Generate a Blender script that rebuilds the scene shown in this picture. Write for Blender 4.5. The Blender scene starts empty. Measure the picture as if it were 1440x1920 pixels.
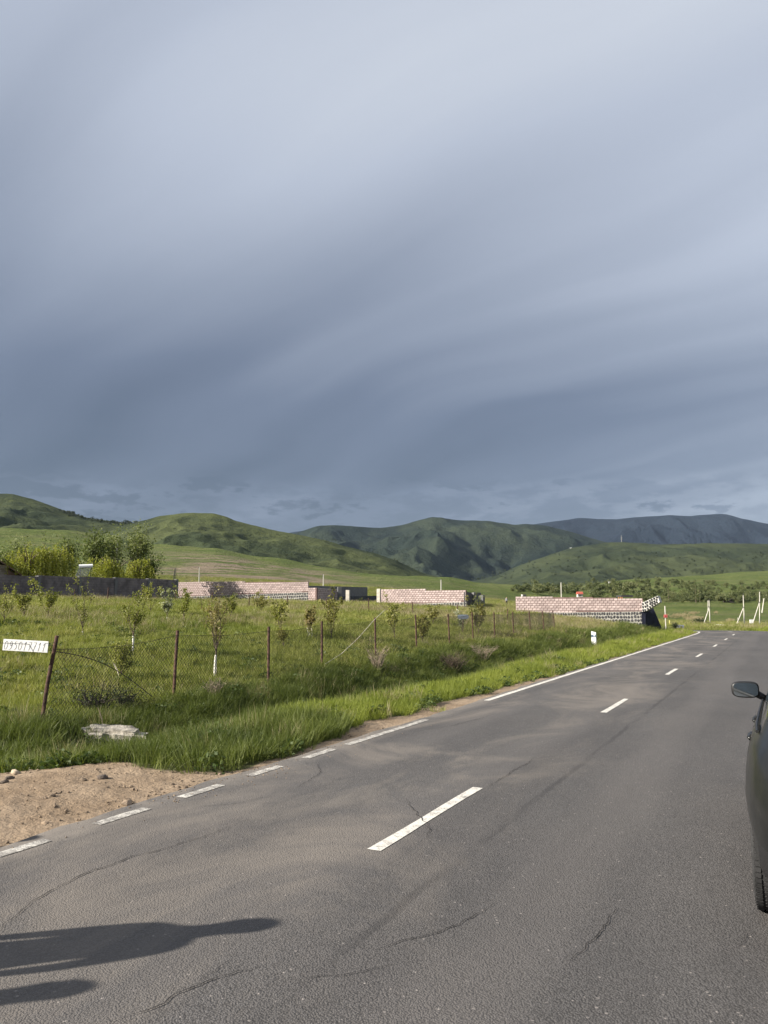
import bpy, bmesh, math, random
import numpy as np
from mathutils import Vector, Matrix, Euler

scene = bpy.context.scene
C = scene.collection
R = math.radians
rng = np.random.default_rng(11)
random.seed(5)

# ------------------------------------------------------------------ camera
CAM_H = 1.70
FPX = 1450.0                      # focal length in pixels of the 1440 x 1920 photograph
PITCH = math.atan(180.0 / FPX)    # the eye-level line lies 180 px below the middle of the frame
cam_data = bpy.data.cameras.new("camera")
cam = bpy.data.objects.new("camera", cam_data)
C.objects.link(cam)
cam.location = (0, 0, CAM_H)
cam.rotation_euler = (R(90) + PITCH, 0, 0)
cam_data.sensor_fit = 'VERTICAL'
cam_data.sensor_height = 36.0
cam_data.lens = 36.0 * FPX / 1920.0
cam_data.clip_start = 0.05
cam_data.clip_end = 40000
scene.camera = cam

# ------------------------------------------------------------------ sun, sky, exposure
SUN_EL = R(27.0)
SHADOW = Vector((0.955, 0.298))          # way the shadows fall on the ground
sun_to = Vector((-SHADOW.x * math.cos(SUN_EL), -SHADOW.y * math.cos(SUN_EL), math.sin(SUN_EL)))
sd = bpy.data.lights.new("sun", 'SUN')
sd.energy = 5.0
sd.angle = R(0.55)
sd.color = (1.0, 0.93, 0.82)
sun = bpy.data.objects.new("sun", sd)
C.objects.link(sun)
sun.rotation_euler = sun_to.to_track_quat('Z', 'Y').to_euler()

scene.view_settings.view_transform = 'Standard'
scene.view_settings.look = 'None'
scene.view_settings.gamma = 1.0
scene.view_settings.use_curve_mapping = False
scene.view_settings.exposure = 1.2
scene.cycles.max_bounces = 5
scene.cycles.diffuse_bounces = 2
scene.cycles.glossy_bounces = 2
scene.cycles.transmission_bounces = 3
scene.cycles.transparent_max_bounces = 8
scene.cycles.volume_bounces = 0
scene.cycles.use_denoising = True


class NT:
    """small helper for node trees"""
    def __init__(self, tree):
        self.t = tree
        for n in list(tree.nodes):
            tree.nodes.remove(n)

    def n(self, typ, ins=None, **props):
        nd = self.t.nodes.new(typ)
        for k, v in props.items():
            setattr(nd, k, v)
        for k, v in (ins or {}).items():
            s = nd.inputs[k]
            if isinstance(v, bpy.types.NodeSocket):
                self.t.links.new(v, s)
            else:
                s.default_value = v
        return nd

    def m(self, op, a, b=None, c=None, clamp=False):
        nd = self.t.nodes.new('ShaderNodeMath')
        nd.operation = op
        nd.use_clamp = clamp
        for i, v in enumerate((a, b, c)):
            if v is None:
                continue
            if isinstance(v, bpy.types.NodeSocket):
                self.t.links.new(v, nd.inputs[i])
            else:
                nd.inputs[i].default_value = v
        return nd.outputs[0]

    def vm(self, op, a, b=None):
        nd = self.t.nodes.new('ShaderNodeVectorMath')
        nd.operation = op
        for i, v in enumerate((a, b)):
            if v is None:
                continue
            if isinstance(v, bpy.types.NodeSocket):
                self.t.links.new(v, nd.inputs[i])
            else:
                nd.inputs[i].default_value = v
        return nd

    def ss(self, lo, hi, v):
        nd = self.t.nodes.new('ShaderNodeMapRange')
        nd.interpolation_type = 'SMOOTHSTEP'
        self.t.links.new(v, nd.inputs['Value'])
        nd.inputs['From Min'].default_value = lo
        nd.inputs['From Max'].default_value = hi
        return nd.outputs[0]

    def mix(self, fac, a, b, blend='MIX'):
        nd = self.t.nodes.new('ShaderNodeMix')
        nd.data_type = 'RGBA'
        nd.blend_type = blend
        for key, v in ((0, fac), (6, a), (7, b)):
            s = nd.inputs[key]
            if isinstance(v, bpy.types.NodeSocket):
                self.t.links.new(v, s)
            else:
                s.default_value = v if key == 0 else (*v, 1.0)
        return nd.outputs[2]

    def ramp(self, v, stops, interp='LINEAR'):
        nd = self.t.nodes.new('ShaderNodeValToRGB')
        nd.color_ramp.interpolation = interp
        while len(nd.color_ramp.elements) < len(stops):
            nd.color_ramp.elements.new(0.5)
        for e, (p, c) in zip(nd.color_ramp.elements, stops):
            e.position = p
            e.color = (*c, 1.0)
        self.t.links.new(v, nd.inputs[0])
        return nd.outputs[0]

    def noise(self, vec, scale, detail=4.0, rough=0.55, dist=0.0):
        nd = self.n('ShaderNodeTexNoise', {'Scale': scale, 'Detail': detail, 'Roughness': rough, 'Distortion': dist})
        if vec is not None:
            self.t.links.new(vec, nd.inputs['Vector'])
        return nd.outputs[0]

    def combine(self, x, y, z):
        nd = self.t.nodes.new('ShaderNodeCombineXYZ')
        for i, v in enumerate((x, y, z)):
            if isinstance(v, bpy.types.NodeSocket):
                self.t.links.new(v, nd.inputs[i])
            else:
                nd.inputs[i].default_value = v
        return nd.outputs[0]


world = bpy.data.worlds.new("World")
scene.world = world
world.use_nodes = True
w = NT(world.node_tree)
dirv = w.n('ShaderNodeTexCoord').outputs['Generated']
sep = w.n('ShaderNodeSeparateXYZ', {0: dirv})
dx, dy, dz = sep.outputs
nish = w.n('ShaderNodeTexSky', sky_type='NISHITA')
nish.sun_disc = False
nish.sun_elevation = SUN_EL
nish.sun_rotation = math.atan2(sun_to.x, sun_to.y)
# cloud deck, seen as streaks on a high plane that run away to the left of the view
up = w.m('MAXIMUM', dz, 0.0)
inv = w.m('DIVIDE', 1.0, w.m('ADD', up, 0.16))
px_ = w.m('MULTIPLY', dx, inv)
py_ = w.m('MULTIPLY', dy, inv)
ca, sa = math.cos(R(-46)), math.sin(R(-46))
along = w.m('ADD', w.m('MULTIPLY', px_, sa), w.m('MULTIPLY', py_, ca))
across = w.m('SUBTRACT', w.m('MULTIPLY', px_, ca), w.m('MULTIPLY', py_, sa))
wob = w.noise(w.combine(across, along, 0.0), 0.55, 2.0, 0.5)
across2 = w.m('ADD', across, w.m('MULTIPLY', w.m('SUBTRACT', wob, 0.5), 0.9))
st1 = w.noise(w.combine(w.m('MULTIPLY', across2, 1.7), w.m('MULTIPLY', along, 0.20), 4.3), 1.0, 2.0, 0.45)
st2 = w.noise(w.combine(w.m('MULTIPLY', across2, 4.6), w.m('MULTIPLY', along, 0.55), 7.9), 1.0, 4.0, 0.55)
soft = w.noise(w.combine(px_, py_, 1.7), 0.8, 3.0, 0.5)
streak = w.m('ADD', w.m('MULTIPLY', w.m('SUBTRACT', st1, 0.5), 1.35),
             w.m('ADD', w.m('MULTIPLY', w.m('SUBTRACT', st2, 0.5), 0.24),
                 w.m('MULTIPLY', w.m('SUBTRACT', soft, 0.5), 0.25)))
hgt = w.ss(0.14, 0.66, dz)
right = w.ss(-0.55, 0.75, w.m('ADD', dx, w.m('MULTIPLY', w.m('SUBTRACT', 0.0, dy), 0.25)))
low = w.m('SUBTRACT', 1.0, hgt)
b = w.m('ADD', 0.105, w.m('MULTIPLY', hgt, 0.68))
b = w.m('ADD', b, w.m('MULTIPLY', right, w.m('ADD', 0.12, w.m('MULTIPLY', low, 0.36))))
b = w.m('ADD', b, w.m('MULTIPLY', streak, w.m('ADD', 0.54, w.m('MULTIPLY', hgt, 0.06))))
# small broken cumulus sitting just above the far ridges
azm = w.m('ARCTAN2', dx, dy)
cum = w.noise(w.combine(w.m('MULTIPLY', azm, 9.0), w.m('MULTIPLY', dz, 26.0), 2.4), 1.0, 6.0, 0.62)
band = w.m('MULTIPLY', w.ss(0.085, 0.118, dz), w.m('SUBTRACT', 1.0, w.ss(0.142, 0.172, dz)))
cumd = w.m('MULTIPLY', w.ss(0.56, 0.62, cum), band)
cuml = w.m('MULTIPLY', w.ss(0.42, 0.54, cum), band)
b = w.m('ADD', b, w.m('MULTIPLY', cuml, 0.10))
b = w.m('SUBTRACT', b, w.m('MULTIPLY', cumd, 0.20))
cloud = w.ramp(b, [(0.0, (0.088, 0.110, 0.162)), (0.22, (0.160, 0.191, 0.266)), (0.45, (0.314, 0.356, 0.442)),
                   (0.7, (0.525, 0.575, 0.675)), (1.0, (0.750, 0.790, 0.855))])
# the ramp holds the deck's brightness as photographed; bring it to the exposure used here
cloud_s = w.vm('SCALE', cloud)
cloud_s.inputs['Scale'].default_value = 1.0 / (2.0 ** 1.2)
nish_s = w.vm('SCALE', nish.outputs[0])
nish_s.inputs['Scale'].default_value = 0.08
skyc = w.mix(0.10, cloud_s.outputs[0], nish_s.outputs[0])
bg = w.n('ShaderNodeBackground', {'Color': skyc, 'Strength': 1.0})
wo = w.n('ShaderNodeOutputWorld', {'Surface': bg.outputs[0]})

# ------------------------------------------------------------------ pixel <-> place (used to survey positions)
ST, CT = math.sin(PITCH), math.cos(PITCH)


def ray(px, py):
    a = (px - 720.0) / FPX
    b = (960.0 - py) / FPX
    return Vector((a, CT - b * ST, ST + b * CT))


def at(px, py, Y):
    d = ray(px, py)
    return Vector((0, 0, CAM_H)) + d * (Y / d.y)


def flat(px, py, z=0.0):
    d = ray(px, py)
    return Vector((0, 0, CAM_H)) + d * ((z - CAM_H) / d.z)


# ------------------------------------------------------------------ noise in numpy
def _hash(ix, iy, seed):
    h = (ix.astype(np.int64) * 374761393 + iy.astype(np.int64) * 668265263 + seed * 1442695041) & 0x7fffffff
    h = ((h ^ (h >> 13)) * 1274126177) & 0x7fffffff
    h = h ^ (h >> 16)
    return (h & 0xffffff) / float(0xffffff)


def vnoise(x, y, seed=0):
    x = np.asarray(x, float); y = np.asarray(y, float)
    ix = np.floor(x); iy = np.floor(y)
    fx = x - ix; fy = y - iy
    fx = fx * fx * fx * (fx * (fx * 6 - 15) + 10)
    fy = fy * fy * fy * (fy * (fy * 6 - 15) + 10)
    a = _hash(ix, iy, seed); b_ = _hash(ix + 1, iy, seed)
    c = _hash(ix, iy + 1, seed); d = _hash(ix + 1, iy + 1, seed)
    return (a * (1 - fx) + b_ * fx) * (1 - fy) + (c * (1 - fx) + d * fx) * fy


def fbm(x, y, octv=4, seed=0, gain=0.5):
    s = 0.0; a = 1.0; t = 0.0
    for i in range(octv):
        s = s + a * vnoise(x * 2 ** i + 17.3 * i, y * 2 ** i - 9.1 * i, seed + i)
        t += a
        a *= gain
    return s / t


def sstep(lo, hi, v):
    t = np.clip((np.asarray(v, float) - lo) / (hi - lo), 0, 1)
    return t * t * (3 - 2 * t)


# ------------------------------------------------------------------ the road's line
pA = flat(800, 1535)
VPX = ray(1459, 1140)
RU = Vector((VPX.x, VPX.y)).normalized()        # along the road
RN = Vector((RU.y, -RU.x))                      # to the right of it
P0 = Vector((pA.x, pA.y))
_q = flat(500, 1444.5)
HALF = -((Vector((_q.x, _q.y)) - P0).dot(RN))   # centre line to the edge line
RHALF = 3.02                                    # the lane on the right is wider
BEND = 47.5                                     # metres along the road where it starts to turn
road_pts = []
ang = math.atan2(RU.x, RU.y)
cur = P0 + RU * (-30.0)
s_ = -30.0
while s_ < 96:
    road_pts.append((cur.x, cur.y, s_))
    if s_ > BEND:
        ang -= 0.5 * min(0.034, (s_ - BEND) * 0.0042)
    cur = cur + Vector((math.sin(ang), math.cos(ang))) * 0.5
    s_ += 0.5
RP = np.array(road_pts)


def road_z(s):
    return -0.75 * sstep(52, 92, s)


def road_coords(x, y):
    """signed distance to the road's centre (right positive) and length along it"""
    x = np.asarray(x, float).ravel(); y = np.asarray(y, float).ravel()
    best = np.full(x.shape, 1e18); sv = np.zeros_like(x); ss_ = np.zeros_like(x)
    P = RP[::4]
    for i in range(len(P) - 1):
        ax, ay, s0 = P[i]; bx, by, s1 = P[i + 1]
        ex, ey = bx - ax, by - ay
        L = math.hypot(ex, ey)
        lo = -1e9 if i == 0 else 0.0
        t = np.clip(((x - ax) * ex + (y - ay) * ey) / (L * L), lo, 1)
        qx, qy = ax + t * ex, ay + t * ey
        d = (x - qx) ** 2 + (y - qy) ** 2
        m = d < best
        best = np.where(m, d, best)
        side = ((x - qx) * ey - (y - qy) * ex) / L
        sv = np.where(m, np.where(side >= 0, 1, -1) * np.sqrt(d), sv)
        ss_ = np.where(m, s0 + t * (s1 - s0), ss_)
    return sv, ss_


# ------------------------------------------------------------------ terrain
FAR_COL = np.array([-500, 0, 110, 205, 260, 400, 500, 600, 700, 830, 900, 1000, 1100, 1200, 1300, 1440, 1900], float)
FAR_Y = np.array([110, 160, 220, 300, 400, 600, 850, 1200], float)
FAR_PY = np.array([
    [1110, 1088, 1060, 1030, 992, 1000, 1012, 1030],
    [1110, 1088, 1060, 1030, 993, 1001, 1014, 1030],
    [1110, 1090, 1062, 1032, 996, 1003, 1018, 1034],
    [1111, 1092, 1066, 1038, 1010, 1016, 1024, 1038],
    [1112, 1093, 1070, 1048, 1029, 1031, 1036, 1044],
    [1115, 1096, 1075, 1052, 1031, 1034, 1040, 1050],
    [1117, 1099, 1082, 1063, 1047, 1050, 1054, 1062],
    [1120, 1105, 1092, 1077, 1063, 1066, 1070, 1076],
    [1125, 1111, 1099, 1086, 1074, 1077, 1080, 1084],
    [1130, 1121, 1109, 1096, 1080, 1084, 1088, 1090],
    [1136, 1128, 1118, 1107, 1095, 1098, 1100, 1100],
    [1147, 1140, 1131, 1122, 1112, 1104, 1102, 1102],
    [1162, 1157, 1147, 1134, 1122, 1108, 1098, 1100],
    [1170, 1168, 1157, 1144, 1130, 1103, 1086, 1094],
    [1172, 1172, 1159, 1145, 1131, 1096, 1078, 1088],
    [1174, 1174, 1161, 1146, 1131, 1092, 1070, 1082],
    [1174, 1174, 1161, 1146, 1131, 1092, 1066, 1080]], float)
# pixel rows to heights
_FZ = CAM_H + (1140.0 - FAR_PY) / FPX * FAR_Y[None, :] / 1.0077


def far_height(x, y):
    r = np.maximum(np.hypot(x, y), 1.0)
    col = np.where(y > 0.3 * r, 720 + FPX * 1.0077 * x / np.maximum(y, 0.3 * r), np.where(x < 0, -500, 1900))
    Yv = np.where(y > 0.3 * r, np.maximum(y, 1.0), r)
    ci = np.clip(np.searchsorted(FAR_COL, col) - 1, 0, len(FAR_COL) - 2)
    ct = np.clip((col - FAR_COL[ci]) / (FAR_COL[ci + 1] - FAR_COL[ci]), 0, 1)
    ct = ct * ct * (3 - 2 * ct) * 0.5 + ct * 0.5
    ly = np.log(np.clip(Yv, FAR_Y[0], FAR_Y[-1])); lg = np.log(FAR_Y)
    ri = np.clip(np.searchsorted(lg, ly) - 1, 0, len(FAR_Y) - 2)
    rt = (ly - lg[ri]) / (lg[ri + 1] - lg[ri])
    z = ((_FZ[ci, ri] * (1 - rt) + _FZ[ci, ri + 1] * rt) * (1 - ct)
         + (_FZ[ci + 1, ri] * (1 - rt) + _FZ[ci + 1, ri + 1] * rt) * ct)
    return z


def dirt_mask(x, y):
    v, s = road_coords(x, y)
    x = np.asarray(x, float).ravel(); y = np.asarray(y, float).ravel()
    nz = fbm(x * 0.9, y * 0.9, 3, 4) - 0.5
    a = -v
    edge = 8.75 + 0.9 * nz + 0.10 * np.clip(-x - 2, 0, 6)
    pull = sstep(0.18, -0.18, y - edge) * sstep(2.2, 2.5, a)
    shoulder = sstep(0.16, -0.12, a - (HALF + 0.32 + 0.5 * nz + 0.45 * np.exp(-((s - 6.5) / 5.5) ** 2))) * sstep(2.0, 2.3, a)
    rs = sstep(0.3, -0.2, v - (RHALF + 0.75 + 0.5 * nz)) * sstep(2.0, 2.3, v) * (s < 44)
    return np.clip(pull + shoulder + rs, 0, 1)


def terrain(x, y):
    shp = np.shape(x)
    x = np.asarray(x, float).ravel(); y = np.asarray(y, float).ravel()
    v, s = road_coords(x, y)
    vl = (x - P0.x) * RN.x + (y - P0.y) * RN.y       # from the road's straight line
    u = (x - P0.x) * RU.x + (y - P0.y) * RU.y
    a = -vl
    near_yard = sstep(8.7, 10.6, y + 0.0 * x)
    g = -0.13 + 0.42 * sstep(0, 24, u)
    w_ = np.maximum(a - 7.3, 0)
    field = g + 2.4 * (1 - np.exp(-w_ / 22.0))
    dd = (0.40 - 0.15 * sstep(28, 44, u)) * (0.25 + 0.75 * near_yard)
    lump = 0.35 * (fbm(x * 0.55, y * 0.55, 3, 21) - 0.5)
    left = np.where(a < 4.0, -0.05 + 0.0 * a + 0.02 * sstep(3.0, 3.6, a),
                    np.where(a < 5.5, -0.03 - dd * sstep(4.0, 5.5, a),
                             -0.03 - dd + (field + 0.03 + dd) * sstep(5.5, 7.4, a)))
    left = left + lump * sstep(3.2, 4.6, a) * near_yard
    left = left + (fbm(x * 0.16, y * 0.16, 3, 8) - 0.5) * 0.3 * sstep(8, 16, a)
    rightz = -0.05 - 0.12 * sstep(3.6, 5.0, vl) - 0.6 * sstep(6, 30, vl) + 0.12 * (fbm(x * .3, y * .3, 3, 31) - .5) * sstep(3.5, 6, vl)
    z = np.where(vl < 0, left, rightz)
    Yr = np.where(y > 0, np.hypot(x, y), 0.0)
    cl = 720 + FPX * x / np.maximum(y, 1.0)
    lo_ = np.interp(cl, [900, 1100], [96, 66])
    hi_ = np.interp(cl, [900, 1100], [138, 112])
    wt = np.clip((Yr - lo_) / (hi_ - lo_), 0, 1)
    wf = wt * wt * (3 - 2 * wt)
    zf = far_height(x, y)
    amp = np.clip((Yr - 100) / 300.0, 0, 1) * np.where(x < 0, 1, 1)
    zf = zf + amp * (7.0 * (fbm(x * 0.012, y * 0.012, 4, 77) - 0.5) * sstep(150, 400, Yr)
                     + 1.6 * (fbm(x * 0.05, y * 0.05, 3, 78) - 0.5)) * sstep(2500, 900, Yr)
    out = z * (1 - wf) + zf * wf
    # beyond the last ridge and behind the camera
    r = np.hypot(x, y)
    out = np.where(r > 1200, out * sstep(3200, 1200, r) + (-8.0) * (1 - sstep(3200, 1200, r)), out)
    # bed of the road
    rz = road_z(s) - 0.06
    kk = sstep(5.4, 3.5, np.abs(v)) * (s < 95.5)
    kk = np.where(s < 44, np.where(v < 0, sstep(3.4, 2.7, -v), sstep(4.2, 3.5, v)), kk)
    out = out * (1 - kk) + rz * kk
    return out.reshape(shp)


def tz(x, y):
    return float(terrain(np.array([x]), np.array([y]))[0])


def gp(px, py, y0=6.0, y1=400.0):
    """the place on the ground that a pixel of the photograph shows"""
    d = ray(px, py)
    Y = np.exp(np.linspace(math.log(y0), math.log(y1), 900))
    X = d.x / d.y * Y
    Z = CAM_H + d.z / d.y * Y
    g = terrain(X, Y)
    hit = np.nonzero(Z <= g)[0]
    i = hit[0] if len(hit) else len(Y) - 1
    return Vector((X[i], Y[i], g[i]))


# ------------------------------------------------------------------ mesh helpers
def mesh_np(name, verts, faces, mats=None, smooth=False, fmat=None):
    """verts (n,3), faces: (m,k) array or list of tuples"""
    me = bpy.data.meshes.new(name)
    verts = np.asarray(verts, np.float32)
    if isinstance(faces, np.ndarray):
        m, k = faces.shape
        me.vertices.add(len(verts)); me.loops.add(m * k); me.polygons.add(m)
        me.vertices.foreach_set("co", verts.ravel())
        me.loops.foreach_set("vertex_index", faces.astype(np.int32).ravel())
        me.polygons.foreach_set("loop_start", np.arange(0, m * k, k, dtype=np.int32))
        me.update(calc_edges=True)
    else:
        me.from_pydata([tuple(map(float, v)) for v in verts], [], faces)
    if smooth:
        me.polygons.foreach_set("use_smooth", np.ones(len(me.polygons), bool))
    for mt in (mats or []):
        me.materials.append(mt)
    if fmat is not None:
        me.polygons.foreach_set("material_index", np.asarray(fmat, np.int32))
    me.update()
    return me


class MB:
    """collects boxes, bars and tubes into one mesh"""
    def __init__(self):
        self.v = []; self.f = []; self.mi = []

    def add(self, verts, faces, mi=0):
        o = len(self.v)
        self.v += [tuple(p) for p in verts]
        self.f += [tuple(i + o for i in f) for f in faces]
        self.mi += [mi] * len(faces)
        return self

    def box(self, c, size, rz=0.0, mi=0, M=None):
        sx, sy, sz = (q / 2 for q in size)
        vs = [Vector((x, y, z)) for x in (-sx, sx) for y in (-sy, sy) for z in (-sz, sz)]
        rot = Matrix.Rotation(rz, 3, 'Z') if M is None else M
        vs = [rot @ p + Vector(c) for p in vs]
        return self.add(vs, [(0, 1, 3, 2), (4, 6, 7, 5), (0, 4, 5, 1), (2, 3, 7, 6), (0, 2, 6, 4), (1, 5, 7, 3)], mi)

    def prism(self, poly, d, mi=0):
        """poly: list of 3D points, extruded by vector d"""
        n = len(poly); d = Vector(d)
        vs = [Vector(p) for p in poly] + [Vector(p) + d for p in poly]
        fs = [tuple(range(n))[::-1], tuple(range(n, 2 * n))] + [(i, (i + 1) % n, (i + 1) % n + n, i + n) for i in range(n)]
        return self.add(vs, fs, mi)

    def tube(self, pts, rads, n=6, mi=0, caps=True):
        pts = [Vector(p) for p in pts]
        if not hasattr(rads, '__len__'):
            rads = [rads] * len(pts)
        rings = []
        vs = []
        for i, p in enumerate(pts):
            t = (pts[min(i + 1, len(pts) - 1)] - pts[max(i - 1, 0)])
            t = t.normalized() if t.length > 1e-9 else Vector((0, 0, 1))
            a = t.cross(Vector((0.31, 0.17, 0.93))) if abs(t.z) < 0.9 else t.cross(Vector((0, 1, 0)))
            a.normalize(); bb = t.cross(a)
            rings.append(len(vs))
            for k in range(n):
                th = 2 * math.pi * k / n
                vs.append(p + (a * math.cos(th) + bb * math.sin(th)) * rads[i])
        fs = []
        for i in range(len(pts) - 1):
            for k in range(n):
                fs.append((rings[i] + k, rings[i] + (k + 1) % n, rings[i + 1] + (k + 1) % n, rings[i + 1] + k))
        if caps:
            fs.append(tuple(range(n))[::-1]); fs.append(tuple(rings[-1] + k for k in range(n)))
        return self.add(vs, fs, mi)

    def build(self, name, mats, parent=None, smooth=False, bevel=0.0):
        me = mesh_np(name, np.array(self.v), self.f, mats if isinstance(mats, (list, tuple)) else [mats], smooth, self.mi)
        bm = bmesh.new(); bm.from_mesh(me)
        bmesh.ops.recalc_face_normals(bm, faces=bm.faces)
        if bevel:
            bmesh.ops.bevel(bm, geom=list(bm.edges), offset=bevel, segments=1, affect='EDGES', clamp_overlap=True)
        bm.to_mesh(me); bm.free()
        return link(name, me, parent)


def link(name, me, parent=None, loc=None, rot=None):
    o = bpy.data.objects.new(name, me)
    C.objects.link(o)
    if parent is not None:
        o.parent = parent
    if loc is not None:
        o.location = loc
    if rot is not None:
        o.rotation_euler = rot
    return o


def empty(name, loc=(0, 0, 0), rz=0.0):
    o = bpy.data.objects.new(name, None)
    C.objects.link(o)
    o.location = loc
    o.rotation_euler = (0, 0, rz)
    o.empty_display_size = 0.2
    return o


def tag(o, label=None, cat=None, group=None, kind=None):
    if label: o["label"] = label
    if cat: o["category"] = cat
    if group: o["group"] = group
    if kind: o["kind"] = kind
    return o


# ------------------------------------------------------------------ materials
MATS = {}


def pmat(name, col, rough=0.8, vary=0.15, scale=6.0, bump=0.15, metal=0.0, obj_var=0.0, spec=0.3, coord='Object', col2=None, detail=5.0, bscale=None, bdist=0.01):
    m = bpy.data.materials.new(name)
    m.use_nodes = True
    t = NT(m.node_tree)
    tc = t.n('ShaderNodeTexCoord').outputs['Object'] if coord == 'Object' else t.n('ShaderNodeNewGeometry').outputs['Position']
    nz = t.noise(tc, scale, detail, 0.6)
    c1 = tuple(max(0.0, c * (1 - vary)) for c in col)
    c2 = tuple(min(1.0, c * (1 + vary)) for c in (col2 or col))
    colr = t.mix(t.ss(0.32, 0.68, nz), c1, c2)
    if obj_var:
        rnd = t.n('ShaderNodeObjectInfo').outputs['Random']
        f = t.m('ADD', 1.0 - obj_var, t.m('MULTIPLY', rnd, 2 * obj_var))
        colr = t.mix(1.0, colr, t.combine(f, f, f), 'MULTIPLY')
    p = t.n('ShaderNodeBsdfPrincipled', {'Base Color': colr, 'Roughness': rough, 'Metallic': metal, 'Specular IOR Level': spec})
    if bump:
        bz = t.noise(tc, bscale or scale * 4, 4.0, 0.6)
        bn = t.n('ShaderNodeBump', {'Strength': bump, 'Distance': bdist, 'Height': bz})
        t.t.links.new(bn.outputs[0], p.inputs['Normal'])
    t.n('ShaderNodeOutputMaterial', {'Surface': p.outputs[0]})
    MATS[name] = m
    return m


def leafmat(name, stops, trans=0.35, nscale=0.5, rnd_w=0.6, tipdry=0.0, rough=0.55):
    """stops: colours mixed by patches over the ground and by plant"""
    m = bpy.data.materials.new(name)
    m.use_nodes = True
    t = NT(m.node_tree)
    pos = t.n('ShaderNodeNewGeometry')
    nz = t.noise(pos.outputs['Position'], nscale, 3.0, 0.55)
    nz2 = t.noise(pos.outputs['Position'], nscale * 14, 2.0, 0.5)
    rnd = t.n('ShaderNodeObjectInfo').outputs['Random']
    isl = pos.outputs['Random Per Island']
    f = t.m('ADD', t.m('MULTIPLY', t.m('SUBTRACT', rnd, 0.5), rnd_w * 0.6), t.m('MULTIPLY', t.m('SUBTRACT', isl, 0.5), rnd_w * 0.6))
    f = t.m('ADD', f, t.m('ADD', t.m('MULTIPLY', t.m('SUBTRACT', nz, 0.5), 1.5), 0.5))
    f = t.m('ADD', f, t.m('MULTIPLY', t.m('SUBTRACT', nz2, 0.5), 0.3), clamp=True)
    k = len(stops)
    colr = t.ramp(f, [(i / (k - 1) if k > 1 else 0, c) for i, c in enumerate(stops)])
    d = t.n('ShaderNodeBsdfPrincipled', {'Base Color': colr, 'Roughness': rough, 'Specular IOR Level': 0.22})
    tr = t.n('ShaderNodeBsdfTranslucent', {'Color': t.mix(1.0, colr, (1.15, 1.25, 0.6), 'MULTIPLY')})
    mx = t.n('ShaderNodeMixShader', {0: trans, 1: d.outputs[0], 2: tr.outputs[0]})
    t.n('ShaderNodeOutputMaterial', {'Surface': mx.outputs[0]})
    MATS[name] = m
    return m

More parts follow.
